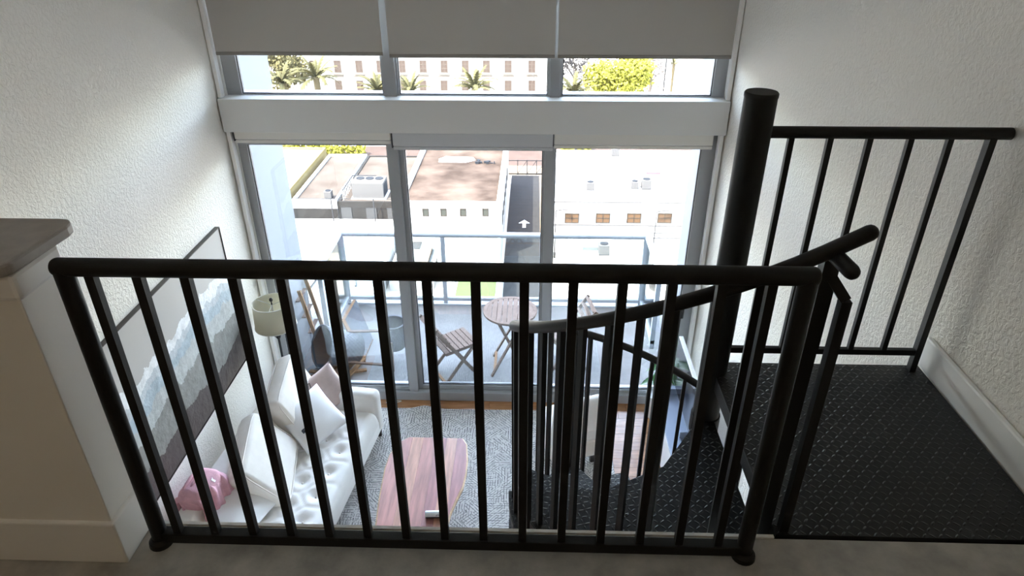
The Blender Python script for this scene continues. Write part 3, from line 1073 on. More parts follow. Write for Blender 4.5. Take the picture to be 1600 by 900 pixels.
q.location = (0.128, 0.05, 0.062)
q.rotation_euler = (0, radians(50), 0.3)

# live-edge coffee table: boards glued side by side
tp = [(588, 850), (588, 825), (592, 790), (597, 760), (603, 730), (610, 710), (622, 692), (640, 683), (680, 684), (722, 685), (728, 694), (729, 720), (727, 740), (722, 760), (712, 780), (703, 800), (697, 822), (694, 850)]
TZ = F + 0.42
poly = [at_z(u, v, TZ) for u, v in tp]
poly = [(p.x, p.y) for p in poly] + [(-0.72, 3.45), (-0.78, 3.25), (-1.18, 3.25), (-1.27, 3.5)]
poly = poly[::-1] if sum(poly[i][0] * poly[(i + 1) % len(poly)][1] - poly[(i + 1) % len(poly)][0] * poly[i][1] for i in range(len(poly))) < 0 else poly
TC = (-0.96, 4.3)
ct = thing('coffee_table', 'reddish live-edge wood slab coffee table on the patterned rug', 'table', (TC[0], TC[1], F))


def clip(poly, x, keep_less):
    out_ = []
    for i in range(len(poly)):
        a, b = poly[i], poly[(i + 1) % len(poly)]
        ina, inb = (a[0] <= x) == keep_less, (b[0] <= x) == keep_less
        if ina:
            out_.append(a)
        if ina != inb:
            k = (x - a[0]) / (b[0] - a[0])
            out_.append((x, a[1] + (b[1] - a[1]) * k))
    return out_


cuts = [-1.6, -1.14, -1.03, -0.90, -0.80, -0.70, -0.3]
for i in range(6):
    pp = clip(clip(poly, cuts[i + 1] - 0.0008, True), cuts[i] + 0.0008, False)
    if len(pp) >= 3:
        part('board', MB().prism([(x - TC[0], y - TC[1]) for x, y in pp], 0.365, 0.42), M['table_' + 'abacbc'[i]], ct)
edges = {True: MB(), False: MB()}
n = len(poly)
cx, cy = TC
for i in range(n):
    a, b = Vector((poly[i][0] - cx, poly[i][1] - cy, 0)), Vector((poly[(i + 1) % n][0] - cx, poly[(i + 1) % n][1] - cy, 0))
    if abs(a.y - b.y) < 0.02:
        continue
    dn = (b - a).normalized()
    nrm = Vector((dn.y, -dn.x, 0)) * 0.014
    edges[a.x + b.x > 0].add([a + Vector((0, 0, 0.4185)), b + Vector((0, 0, 0.4185)), b + nrm + Vector((0, 0, 0.408)), a + nrm + Vector((0, 0, 0.408)),
            a + Vector((0, 0, 0.366)), b + Vector((0, 0, 0.366)), b + nrm * 0.6 + Vector((0, 0, 0.372)), a + nrm * 0.6 + Vector((0, 0, 0.372))],
           [(0, 3, 2, 1), (3, 7, 6, 2), (4, 5, 6, 7), (0, 4, 7, 3), (1, 2, 6, 5)])
for ed in edges.values():
    part('live_edge', ed, M['sapwood'], ct)
for sx, sy in ((-0.25, 0.55), (0.22, 0.55), (-0.22, -0.75), (0.18, -0.75)):
    part('leg', MB().bar((sx * 1.1, sy, 0.012), (sx, sy, 0.37), 0.04), M['iron'], ct)

# small can lying on the table
cn = thing('drink_can', 'small pale blue can lying on the near end of the coffee table', 'can', (-0.80, 4.115, TZ + 0.032))
cn.rotation_euler = (0, 0, radians(3))
prof = [(0, -0.075), (0.026, -0.075), (0.031, -0.068), (0.031, 0.068), (0.026, 0.075), (0, 0.075)]
my = Matrix.Rotation(radians(90), 4, 'Y')
auto_smooth(part('body', MB().lathe(prof, 24, my), M['can'], cn))
st_ = MB()
for k in range(9):
    a0_, a1_ = radians(176 + 80 * k / 9), radians(176 + 80 * (k + 1) / 9)
    st_.add([(-0.068, 0.0316 * cos(a0_), 0.0316 * sin(a0_)), (0.068, 0.0316 * cos(a0_), 0.0316 * sin(a0_)), (0.068, 0.0316 * cos(a1_), 0.0316 * sin(a1_)), (-0.068, 0.0316 * cos(a1_), 0.0316 * sin(a1_))], [(0, 1, 2, 3)])
part('dark_base_band', st_, M['can_dark'], cn)
rg_ = MB().tube([(0.035 + 0.014 * cos(2 * pi * k / 14), -0.0272 - 0.001, 0.012 + 0.010 * sin(2 * pi * k / 14)) for k in range(15)], 0.0022, 6)
part('printed_ring', rg_, M['ink'], cn)

# floor lamp
lx, ly = -2.605, 5.845
lp = thing('floor_lamp', 'floor lamp with cream drum shade and black iron stem behind sofa', 'lamp', (lx, ly, F))
ZS0, ZS1 = 1.225, 1.50
auto_smooth(part('base', MB().lathe([(0, 0.03), (0.05, 0.03), (0.12, 0.018), (0.125, 0.0), (0, 0)], 28), M['iron'], lp))
auto_smooth(part('stem', MB().tube([(0, 0, 0.02), (0, 0, 1.10)], 0.012, 12), M['iron'], lp))
cg = MB()
for k in range(4):
    a = pi / 2 * k + 0.4
    cg.tube([(0.012 * cos(a), 0.012 * sin(a), 1.08), (0.036 * cos(a + 0.4), 0.036 * sin(a + 0.4), 1.11), (0.042 * cos(a + 0.8), 0.042 * sin(a + 0.8), 1.15), (0.03 * cos(a + 1.2), 0.03 * sin(a + 1.2), 1.19), (0.008 * cos(a + 1.5), 0.008 * sin(a + 1.5), 1.215)], 0.0055, 8)
part('iron_cage', cg, M['iron'], lp, smooth=True)
part('neck', MB().lathe([(0, 1.10), (0.02, 1.10), (0.024, 1.085), (0.012, 1.06)], 14), M['iron'], lp, smooth=True)
sh = link('lamp_shade', MB().lathe([(0.205, ZS0), (0.19, ZS1)], 48).mesh('lamp_shade', True), M['lampshade'], lp)
sol = sh.modifiers.new('thick', 'SOLIDIFY')
sol.thickness = 0.004
tr_ = MB()
for rr, zz in ((0.206, ZS0 + 0.003), (0.191, ZS1 - 0.003)):
    tr_.tube([(rr * cos(2 * pi * k / 40), rr * sin(2 * pi * k / 40), zz) for k in range(41)], 0.004, 6, cap=False)
link('shade_trim', tr_.mesh('shade_trim', True), M['cassette'], sh)
sp_ = MB()
for k in range(3):
    a = 2 * pi * k / 3 + 0.7
    sp_.tube([(0.012 * cos(a), 0.012 * sin(a), ZS1 - 0.03), (0.19 * cos(a), 0.19 * sin(a), ZS1 - 0.008)], 0.0025, 6)
part('spider', sp_, M['alu'], lp)
part('harp', MB().tube([(0, 0, 1.2), (0, 0, ZS1 - 0.02)], 0.005, 8), M['alu'], lp)
auto_smooth(part('finial', MB().lathe([(0.004, ZS1 - 0.03), (0.008, ZS1 - 0.02), (0.006, ZS1 + 0.005), (0.016, ZS1 + 0.018), (0.019, ZS1 + 0.032), (0.013, ZS1 + 0.046), (0, ZS1 + 0.05)], 16), M['iron'], lp))

# painting
py0, py1, pz0, pz1 = 3.35, 5.545, -2.145, -0.735
pa = thing('wall_painting', 'wide abstract landscape canvas in grey, white and brown on the wall', 'painting', (XL + 0.003, (py0 + py1) / 2, pz0))
hw = (py1 - py0) / 2
part('canvas', MB().box(0, 0.034, -hw + 0.008, hw - 0.008, 0.008, pz1 - pz0 - 0.008), M['painting'], pa)
fr_ = MB()
H_ = pz1 - pz0
fr_.box(0, 0.042, -hw, hw, 0, 0.006).box(0, 0.042, -hw, hw, H_ - 0.006, H_).box(0, 0.042, -hw, -hw + 0.006, 0.006, H_ - 0.006).box(0, 0.042, hw - 0.006, hw, 0.006, H_ - 0.006)
part('frame', fr_, M['leg_dark'], pa)

# cream side chair half hidden by the stair
ac = thing('accent_chair', 'cream upholstered side chair on the rug behind the stair', 'chair', (0.39, 5.38, F), radians(200))
b = link('seat', rbox_mesh('seat', 0.50, 0.50, 0.17, 0.05, 4, 0.02, 2), M['sofa'], ac)
b.location = (0, 0, 0.40)
b = link('backrest', rbox_mesh('backrest', 0.50, 0.11, 0.52, 0.045, 4), M['sofa'], ac)
b.location = (0, 0.21, 0.62)
b.rotation_euler = (radians(-8), 0, 0)
b = link('skirt', rbox_mesh('skirt', 0.48, 0.48, 0.22, 0.03, 3), M['sofa_cushion'], ac)
b.location = (0, 0, 0.215)
for sx in (-0.2, 0.2):
    for sy in (-0.2, 0.2):
        part('leg', MB().bar((sx, sy, 0.012), (sx, sy, 0.12), 0.04), M['leg_dark'], ac)

# media console and television at the right wall
mc = thing('media_console', 'low white lacquered media console against the right wall under the television', 'console', (1.52, 5.02, F))
b = link('body', rbox_mesh('body', 0.40, 1.50, 0.44, 0.006, 2), M['white_lacquer'], mc)
b.location = (0, 0, 0.34)
part('top', MB().box(-0.215, 0.205, -0.77, 0.77, 0.56, 0.585), M['blue_edge'], mc, bevel=0.003)
for k in range(3):
    dr = part('door', MB().box(-0.214, -0.20, -0.745 + 0.5 * k, -0.745 + 0.49 + 0.5 * k - 0.004, 0.13, 0.55), M['white_lacquer'], mc, bevel=0.003)
    link('knob', MB().lathe([(0, 0.012), (0.01, 0.01), (0.006, 0)], 10, Matrix.Translation((-0.214, -0.745 + 0.5 * k + 0.06, 0.36)) @ Matrix.Rotation(radians(-90), 4, 'Y')).mesh('knob', True), M['iron'], dr)
for sx in (-0.17, 0.17):
    for sy in (-0.68, 0.68):
        part('leg', MB().bar((sx, sy, 0.0), (sx, sy, 0.13), 0.035), M['leg_dark'], mc)
tv = thing('television', 'flat television reflecting the window on the white console', 'television', (1.51, 5.44, F + 0.586))
part('screen', MB().box(-0.013, -0.010, -0.475, 0.475, 0.07, 0.60), M['screen'], tv)
part('housing', MB().box(-0.012, 0.03, -0.485, 0.485, 0.06, 0.61), M['white_lacquer'], tv, bevel=0.004)
for s in (-1, 1):
    part('foot', MB().box(-0.09, 0.09, s * 0.33 - 0.012, s * 0.33 + 0.012, 0.0, 0.07), M['blue_edge'], tv, bevel=0.004)
tv.location = (1.51, 5.32, F + 0.586)

# plant at the window end of the console
pl = thing('potted_plant', 'leafy green plant in a white pot beside the console and window', 'plant', (1.42, 6.00, F))
auto_smooth(part('pot', MB().lathe([(0, 0.0), (0.10, 0.0), (0.135, 0.30), (0.14, 0.32), (0.125, 0.32), (0.115, 0.28), (0, 0.28)], 28), M['ceramic'], pl))
part('stem', MB().tube([(0, 0, 0.27), (0.01, 0, 0.5), (-0.01, 0.01, 0.72)], 0.008, 8), M['leaf'], pl)


def leaf_mesh(name, ln, wd, droop):
    vs, fs = [], []
    n = 7
    for i in range(n + 1):
        s = i / n
        wdt = wd * sin(pi * min(1, s * 0.95 + 0.05)) ** 0.8 / 2
        x, z = ln * s, 0.35 * ln * s - droop * s * s
        vs += [(x, -wdt, z + wdt * 0.3), (x, 0, z), (x, wdt, z + wdt * 0.3)]
    for i in range(n):
        a = i * 3
        fs += [(a, a + 3, a + 4, a + 1), (a + 1, a + 4, a + 5, a + 2)]
    me = bpy.data.meshes.new(name)
    me.from_pydata(vs, [], fs)
    me.shade_smooth()
    return me


lf = leaf_mesh('leaf', 0.24, 0.11, 0.16)
for k in range(13):
    o = link('leaf', lf, M['leaf'], pl)
    zz = 0.36 + 0.38 * k / 12
    o.location = (0, 0, zz)
    o.rotation_euler = (0, radians(random.uniform(-25, 15)), radians(137.5 * k))
    o.scale = (0.75 + 0.3 * random.random(),) * 3
vz = link('glass_vase', MB().lathe([(0, 0.0), (0.045, 0.0), (0.055, 0.06), (0.04, 0.16), (0.03, 0.21), (0.036, 0.23)], 20).mesh('glass_vase', True), M['ceramic'])
vz.location = (1.355, 5.70, F + 0.586)
tag(vz, 'small white vase on the far end of the media console', 'vase')

# white charging cord on the boards by the sofa arm
cpts = [(-1.64, 6.135, 0.004), (-1.60, 6.16, 0.004), (-1.55, 6.17, 0.004), (-1.50, 6.175, 0.004), (-1.47, 6.17, 0.004), (-1.545, 6.13, 0.004), (-1.60, 6.10, 0.006), (-1.60, 6.08, 0.008), (-1.52, 6.055, 0.016), (-1.47, 6.00, 0.02), (-1.49, 5.94, 0.018), (-1.53, 5.86, 0.017)]
cp2 = []
for i in range(len(cpts) - 1):
    for k in range(4):
        s = k / 4
        p0, p1, p2, p3 = (Vector(cpts[max(0, min(len(cpts) - 1, i + d))]) for d in (-1, 0, 1, 2))
        cp2.append(0.5 * ((2 * p1) + (p2 - p0) * s + (2 * p0 - 5 * p1 + 4 * p2 - p3) * s * s + (3 * p1 - p0 - 3 * p2 + p3) * s ** 3))
o = link('charging_cord', MB().tube(cp2, 0.004, 6).mesh('charging_cord', True), M['cord'])
o.location = (0, 0, F + 0.003)
tag(o, 'white charging cord looped on the floor past the sofa arm', 'cord')

# ------------------------------------------------------------------ balcony
BY = 8.42
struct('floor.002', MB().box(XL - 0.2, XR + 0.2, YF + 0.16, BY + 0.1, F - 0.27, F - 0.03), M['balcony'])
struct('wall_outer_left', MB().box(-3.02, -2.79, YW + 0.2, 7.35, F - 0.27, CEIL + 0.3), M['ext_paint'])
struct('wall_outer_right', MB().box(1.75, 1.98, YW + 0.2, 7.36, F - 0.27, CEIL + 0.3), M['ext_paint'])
br = thing('balcony_railing', 'pale blue metal balcony railing with round top rail and glass', 'railing', (-0.52, BY, F - 0.03))
bx0, bx1 = -2.62 + 0.52, 1.57 + 0.52
ZR = 1.10
auto_smooth(part('top_rail', MB().tube([(bx0, 0, ZR), (bx1, 0, ZR)], 0.04, 18), M['rail_paint'], br))
for x in (bx0, bx1):
    auto_smooth(part('side_rail', MB().tube([(x, 0.0, ZR), (x, -1.06, ZR)], 0.04, 18), M['rail_paint'], br))
    auto_smooth(part('elbow', MB().lathe([(0, -0.04), (0.02, -0.0346), (0.0346, -0.02), (0.04, 0), (0.0346, 0.02), (0.02, 0.0346), (0, 0.04)], 18, Matrix.Translation((x, 0, ZR))), M['rail_paint'], br))
posts = [bx0 + 0.02, at_y(694, 420, BY).x + 0.52, at_y(846, 420, BY).x + 0.52, bx1 - 0.02]
for x in posts:
    part('post', MB().box(x - 0.028, x + 0.028, -0.03, 0.03, 0, ZR), M['rail_paint'], br, bevel=0.004)
for x in (bx0, bx1):
    part('post', MB().box(x - 0.03, x + 0.03, -1.05, -0.99, 0, ZR), M['rail_paint'], br, bevel=0.004)
part('bottom_rail', MB().box(bx0, bx1, -0.028, 0.028, 0.07, 0.12), M['rail_paint'], br, bevel=0.004)
part('toe_rail', MB().box(bx0, bx1, -0.05, 0.05, 0.0, 0.03), M['rail_paint'], br)
for x in (bx0, bx1):
    part('side_bottom_rail', MB().box(x - 0.028, x + 0.028, -1.05, 0, 0.07, 0.12), M['rail_paint'], br)
for x0, x1 in zip(posts, posts[1:]):
    part('glass_panel', MB().box(x0 + 0.03, x1 - 0.03, -0.005, 0.005, 0.12, ZR - 0.04), M['glass_rail'], br)
for x in (bx0, bx1):
    part('glass_panel', MB().box(x - 0.005, x + 0.005, -0.99, -0.03, 0.12, ZR - 0.04), M['glass_rail'], br)

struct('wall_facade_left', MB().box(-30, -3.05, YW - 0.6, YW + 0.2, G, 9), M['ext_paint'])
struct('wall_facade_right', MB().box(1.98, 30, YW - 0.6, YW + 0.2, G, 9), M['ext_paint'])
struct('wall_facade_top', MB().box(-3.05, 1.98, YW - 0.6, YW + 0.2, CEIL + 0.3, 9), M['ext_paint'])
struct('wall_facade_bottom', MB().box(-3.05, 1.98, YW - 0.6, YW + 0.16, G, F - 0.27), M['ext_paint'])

# bistro table
ZB = F - 0.03
tb = thing('bistro_table', 'round slatted wooden bistro table with crossed legs on the balcony', 'table', (-0.245, 7.05, ZB))
TR = 0.325
HT = 0.75
ring_o = [(TR * cos(2 * pi * k / 48), TR * sin(2 * pi * k / 48)) for k in range(48)]
rim = MB()
ri = TR - 0.045
for k in range(48):
    j = (k + 1) % 48
    a, b = ring_o[k], ring_o[j]
    ia, ib = (a[0] * ri / TR, a[1] * ri / TR), (b[0] * ri / TR, b[1] * ri / TR)
    rim.add([(*a, HT - 0.025), (*b, HT - 0.025), (*ib, HT - 0.025), (*ia, HT - 0.025), (*a, HT), (*b, HT), (*ib, HT), (*ia, HT)],
            [(0, 3, 2, 1), (4, 5, 6, 7), (0, 1, 5, 4), (2, 3, 7, 6)])
part('rim', rim, M['teak'], tb)
ns = 9
sw = 2 * ri / ns
for k in range(ns):
    x0, x1 = -ri + k * sw + 0.003, -ri + (k + 1) * sw - 0.003
    pp = []
    for i in range(7):
        x = x0 + (x1 - x0) * i / 6
        pp.append((x, -sqrt(max(0, ri * ri - x * x))))
    for i in range(6, -1, -1):
        x = x0 + (x1 - x0) * i / 6
        pp.append((x, sqrt(max(0, ri * ri - x * x))))
    q = [p for i, p in enumerate(pp) if abs(p[1]) > 1e-4 or i in (0, 6)]
    if len(q) > 2:
        part('table_slat', MB().prism(q, HT - 0.022, HT - 0.002), M['teak'], tb)
for sy, fy in ((-0.16, -0.33), (0.16, 0.10)):
    part('leg', MB().bar((-0.215, fy, 0.0), (0.17, sy, HT - 0.03), 0.032, 0.022), M['teak'], tb)
    part('leg', MB().bar((0.215, fy + 0.03, 0.0), (-0.17, sy + 0.03, HT - 0.03), 0.032, 0.022), M['teak'], tb)
part('stretcher', MB().bar((-0.18, -0.32, 0.07), (-0.18, 0.11, 0.07), 0.03, 0.018), M['teak_warm'], tb)
part('stretcher', MB().bar((0.18, -0.29, 0.07), (0.18, 0.14, 0.07), 0.03, 0.018), M['teak_warm'], tb)
part('cross_rail', MB().bar((-0.17, -0.2, HT - 0.035), (-0.17, 0.2, HT - 0.035), 0.03, 0.02), M['teak'], tb)
part('cross_rail', MB().bar((0.17, -0.2, HT - 0.035), (0.17, 0.2, HT - 0.035), 0.03, 0.02), M['teak'], tb)


def bistro_chair(label, loc, rz):
    c = thing('bistro_chair', label, 'chair', loc, rz, 'folding bistro chairs on the balcony')
    for s in (-1, 1):
        part('long_leg', MB().bar((0.22, s * 0.20, 0.005), (-0.33, s * 0.20, 0.84), 0.042, 0.02, up=(0, 1, 0)), M['teak'], c)
        part('short_leg', MB().bar((-0.25, s * 0.172, 0.005), (0.16, s * 0.172, 0.45), 0.036, 0.02, up=(0, 1, 0)), M['teak'], c)
        part('seat_rail', MB().bar((-0.20, s * 0.172, 0.452), (0.21, s * 0.172, 0.47), 0.02, 0.03), M['teak'], c)
    for k in range(7):
        x = -0.185 + 0.063 * k
        part('seat_slat', MB().box(x - 0.027, x + 0.027, -0.19, 0.19, 0.468 + 0.003 * k, 0.484 + 0.003 * k), M['teak'], c)
    for k in range(4):
        p0 = Vector((-0.13, 0, 0.537)).lerp(Vector((-0.325, 0, 0.832)), (k + 0.8) / 4)
        part('back_slat', MB().bar(p0 + Vector((0, -0.19, 0)), p0 + Vector((0, 0.19, 0)), 0.066, 0.016, up=(-0.55, 0, 0.835)), M['teak'], c)
    part('foot_rail', MB().bar((-0.215, -0.17, 0.045), (-0.215, 0.17, 0.045), 0.03, 0.018), M['teak_warm'], c)
    part('foot_rail', MB().bar((0.19, -0.2, 0.045), (0.19, 0.2, 0.045), 0.03, 0.018), M['teak_warm'], c)
    return c


bistro_chair('slatted wooden folding chair on the balcony facing the round table', (-0.90, 6.76, ZB), radians(33))
bistro_chair('slatted wooden folding chair mostly hidden behind the spiral handrail', (0.42, 7.02, ZB), radians(190))


def planter(label, rt, rb, h, leg, mx):
    o = thing('wicker_planter', label, 'planter', (0, 0, 0), 0, 'wicker planters on the balcony')
    o.matrix_world = mx
    link('basket', MB().lathe([(0, leg), (rb, leg), (rb + (rt - rb) * 0.5, leg + h * 0.5), (rt, leg + h), (rt + 0.012, leg + h + 0.006), (rt + 0.006, leg + h + 0.018), (rt - 0.014, leg + h + 0.012)], 36).mesh('basket', True), M['weave'], o)
    link('liner', MB().lathe([(rt - 0.012, leg + h + 0.012), (rt - 0.025, leg + h - 0.01), (rb - 0.01, leg + 0.03), (0, leg + 0.03)], 36).mesh('liner', True), M['pot_inner'], o)
    for k in range(3):
        a = 2 * pi * k / 3 + 0.5
        e = Vector((cos(a), sin(a), 0))
        part('leg', MB().bar(e * (rb + 0.06), e * (rb + 0.025) + Vector((0, 0, leg + h * 0.45)), 0.026, 0.026), M['teak'], o)
    return o


planter('blue-grey wicker planter standing upright on three wooden legs by the door', 0.155, 0.125, 0.34, 0.25, Matrix.Translation((-1.67, 6.97, ZB)))
ax = Vector((-0.72, -0.56, 0.40)).normalized()       # axis of the tipped pot, base to mouth
upv = (Vector((0, 0, 1)) - ax * ax.z).normalized()
side = ax.cross(upv)
pm = frame_matrix(Vector((-2.46, 6.66, ZB + 0.44)) - ax * 0.76, upv, ax)
pm = Matrix.Translation(pm.translation) @ Matrix(((cos(0.5) * upv - sin(0.5) * side), (ax.cross(cos(0.5) * upv - sin(0.5) * side)), ax)).transposed().to_4x4()
planter('large blue-grey wicker planter tipped over on its side in the corner', 0.255, 0.185, 0.46, 0.30, pm)

# folded lounge piece: slatted blue-grey panel in a tan frame, lying behind the tipped pot
fc = thing('folding_chair', 'folded chair with blue-grey slatted panel in a tan wooden frame', 'chair', (-2.28, 7.52, ZB))
pA, pB, pC, pD = Vector((-2.44, 8.12, 0.22)), Vector((-2.08, 7.42, 0.04)), Vector((-2.10, 7.04, 0.02)), Vector((-2.47, 7.60, 0.22))
o3 = Vector((-2.28, 7.52, 0))
pA, pB, pC, pD = pA - o3, pB - o3, pC - o3, pD - o3
for p0, p1 in ((pA, pB), (pB, pC), (pC, pD), (pD, pA)):
    part('frame_rail', MB().bar(p0, p1, 0.04, 0.025), M['teak_warm'], fc)
for k in range(8):
    s = (k + 0.5) / 8
    part('chair_slat', MB().bar(pA.lerp(pD, s) + Vector((0, 0, 0.008)), pB.lerp(pC, s) + Vector((0, 0, 0.008)), 0.062, 0.012), M['weave_panel'], fc)
# second folded chair under the tipped pot
f2 = thing('folding_chair', 'folded tan wooden chair frame under the tipped planter by the sofa', 'chair', (-2.25, 6.72, ZB))
for a, b in (((-0.45, -0.12, 0.03), (0.25, 0.05, 0.03)), ((-0.40, 0.12, 0.03), (0.20, 0.22, 0.05)), ((-0.25, -0.18, 0.05), (-0.05, 0.28, 0.05)), ((0.05, -0.15, 0.05), (0.18, 0.25, 0.06)), ((-0.42, -0.05, 0.07), (0.1, -0.16, 0.07))):
    part('frame_rail', MB().bar(a, b, 0.045, 0.024), M['teak_warm'], f2)
for k in range(4):
    part('chair_slat', MB().bar((-0.3 + 0.1 * k, -0.1, 0.075), (-0.22 + 0.1 * k, 0.16, 0.078), 0.06, 0.014), M['teak'], f2)
# pole leaning in the corner
f3 = thing('folding_chair', 'tall folded wooden deck chair leaning upright against the left balcony wall', 'chair', (-2.66, 7.22, ZB))
for dx, dy in ((0.0, 0.0), (0.02, -0.32)):
    part('long_leg', MB().bar((0.10 + dx, dy, 0.0), (-0.09 + dx, dy + 0.02, 1.05), 0.042, 0.024), M['teak_warm'], f3)
for k in range(4):
    z = 0.25 + 0.22 * k
    part('back_slat', MB().bar((0.065 - 0.18 * z, -0.32, z), (0.055 - 0.18 * z, 0.0, z), 0.05, 0.014), M['teak'], f3)
nb = thing('balcony_railing', 'short piece of pale blue railing beyond the left balcony wall', 'railing', (-3.02, 7.72, F - 0.03))
part('post', MB().box(-0.03, 0.03, -0.03, 0.03, 0, 1.10), M['rail_paint'], nb)
part('top_rail', MB().tube([(0, 0.03, 1.12), (-0.06, -0.3, 1.12)], 0.04, 14), M['rail_paint'], nb)

# ------------------------------------------------------------------ outdoors
struct('ground', MB().box(-220, 220, 20, 520, G - 0.5, G), M['ground'])
al = struct('road', MB().box(-2.75, 0.95, 45, 87, G, G + 0.03), M['asphalt'])
arr = MB().prism([(-0.18, -1.0), (0.18, -1.0), (0.18, 0.2), (0.62, 0.2), (0.0, 1.1), (-0.62, 0.2), (-0.18, 0.2)], 0, 0.012)
p = at_z(819, 350, G + 0.03)
ao = link('arrow_marking', arr.mesh('arrow_marking'), M['paint'], al)
ao.location = (p.x, p.y, G + 0.03)
struct('path', MB().box(0.95, 2.0, 45, 87, G, G + 0.025), M['lane'])
struct('road.001', MB().box(-120, 120, 90.5, 99, G, G + 0.02), M['street'])
struct('pavement', MB().box(-120, 120, 87.3, 90.5, G, G + 0.12), M['lane'])


def building(name, label, x0, x1, y0, y1, z1, wall, roof, par=0.35, z0=G, pt=0.25, parm=None, drop=None):
    t = thing(name, label, 'building', ((x0 + x1) / 2, (y0 + y1) / 2, z0))
    cx, cy = (x0 + x1) / 2, (y0 + y1) / 2
    W, Dp, H = (x1 - x0) / 2, (y1 - y0) / 2, z1 - z0
    part('wall', MB().box(-W, W, -Dp, Dp, 0, H - par), wall, t)
    part('roof', MB().box(-W + pt, W - pt, -Dp + pt, Dp - pt, H - par, H - par + 0.04), roof, t)
    for nm, a in (('parapet', (-W, W, -Dp, -Dp + pt)), ('parapet', (-W, W, Dp - pt, Dp)), ('parapet', (-W, -W + pt, -Dp + pt, Dp - pt)), ('parapet', (W - pt, W, -Dp + pt, Dp - pt))):
        part(nm, MB().box(*a, H - par, H), parm or wall, t)
    return t


def facade_window(t, x, z, w_, h_, y, frame, pane, bars=1, yl=None, hb=0):
    """window on the face looking towards us; t at its own location"""
    lx_, ly_, lz_ = x - t.location.x, y - t.location.y, z - t.location.z
    fo = MB()
    e = 0.07
    fo.box(lx_ - w_ / 2, lx_ - w_ / 2 + e, ly_ - 0.06, ly_ + 0.02, lz_ - h_ / 2, lz_ + h_ / 2).box(lx_ + w_ / 2 - e, lx_ + w_ / 2, ly_ - 0.06, ly_ + 0.02, lz_ - h_ / 2, lz_ + h_ / 2)
    fo.box(lx_ - w_ / 2, lx_ + w_ / 2, ly_ - 0.06, ly_ + 0.02, lz_ - h_ / 2, lz_ - h_ / 2 + e).box(lx_ - w_ / 2, lx_ + w_ / 2, ly_ - 0.06, ly_ + 0.02, lz_ + h_ / 2 - e, lz_ + h_ / 2)
    for k in range(bars):
        xx = lx_ - w_ / 2 + w_ * (k + 1) / (bars + 1)
        fo.box(xx - e / 2, xx + e / 2, ly_ - 0.05, ly_ + 0.02, lz_ - h_ / 2, lz_ + h_ / 2)
    for k in range(hb):
        zz = lz_ - h_ / 2 + h_ * (k + 1) / (hb + 1)
        fo.box(lx_ - w_ / 2, lx_ + w_ / 2, ly_ - 0.05, ly_ + 0.02, zz - e / 2, zz + e / 2)
    f = part('window', fo, frame, t)
    part('pane', MB().box(lx_ - w_ / 2 + 0.02, lx_ + w_ / 2 - 0.02, ly_ - 0.02, ly_ + 0.01, lz_ - h_ / 2 + 0.02, lz_ + h_ / 2 - 0.02), pane, f)
    return f


# yellow-sided building at the far left
yb = building('low_building', 'low building with white roof and yellow side wall at far left', -44, -25.6, 65.4, 81.6, -24.6, M['yellow_wall'], M['ext_white_roof'], 0.3)
# pale tan roof next to it
ta = building('low_building', 'pale tan flat-roofed building with front painted shade-grey left of the door', -24.9, -20.2, 65.5, 80.3, -25.0, M['ext_white'], M['tan_roof_pale'], 0.3)
part('front_facing', MB().box(-2.35, 2.35, -7.42, -7.38, 3.1 - 0.2, 4.05), M['shade_grey_wall'], ta)  # grey layer carries the shade of this front
tb2 = building('low_building', 'annex with shade-grey painted front and rooftop machinery behind the sliding door', -20.1, -13.6, 65.5, 80.3, -25.15, M['shade_grey_wall'], M['tan_roof_pale'], 0.15, parm=M['shade_grey_wall'])
for u in (541, 580, 613):
    p = at_y(u, 328, 65.45)
    part('door', MB().box(p.x + 16.85 - 0.55, p.x + 16.85 + 0.55, -7.46, -7.40, 2.9, 4.2), M['grey_door_and_shade'], tb2)
# the big tan roof
mb_ = building('low_building', 'white building with a large weathered tan roof and four small windows', -13.4, -3.05, 62.7, 84, -24.0, M['ext_white'], M['tan_roof'], 0.35, pt=0.45)
for u in (665, 693, 723.5, 758.5):
    p = at_y(u, 332, 62.65)
    facade_window(mb_, p.x, p.z, 0.62, 0.80, 62.68, M['win_frame'], M['win_dark'], 0)
sw_ = MB()
for k in range(6):
    y = 65.5 + 2.6 * k
    f = part('window', MB().box(10.35 / 2 - 0.02, 10.35 / 2 + 0.05, y - 73.35 - 0.45, y - 73.35 + 0.45, 2.6, 3.9), M['win_frame'], mb_)
    part('pane', MB().box(10.35 / 2 + 0.05, 10.35 / 2 + 0.06, y - 73.35 - 0.38, y - 73.35 + 0.38, 2.66, 3.84), M['ac_dark'], f)
part('roof_seam', MB().box(-5.18 + 0.25, -5.18 + 0.55, -10.6, 10.6, 5.62, 5.98), M['ext_white'], mb_)
rp_ = thing('roof_patch', 'white patched area with loose debris on the tan roof', 'roof patch', (-8.6, 76.4, -24.3))
part('membrane', MB().prism([(-2.2, -0.9), (1.0, -0.9), (2.0, -0.1), (1.6, 1.0), (-1.6, 1.2), (-2.3, 0.3)], 0, 0.03), M['ext_white_roof'], rp_)
dbm = MB()
for k in range(12):
    a, b = random.uniform(1.8, 4.2), random.uniform(-1.4, -0.2)
    dbm.box(a, a + random.uniform(0.1, 0.4), b, b + random.uniform(0.1, 0.3), 0, random.uniform(0.08, 0.3))
part('debris', dbm, M['ac_dark'], rp_)

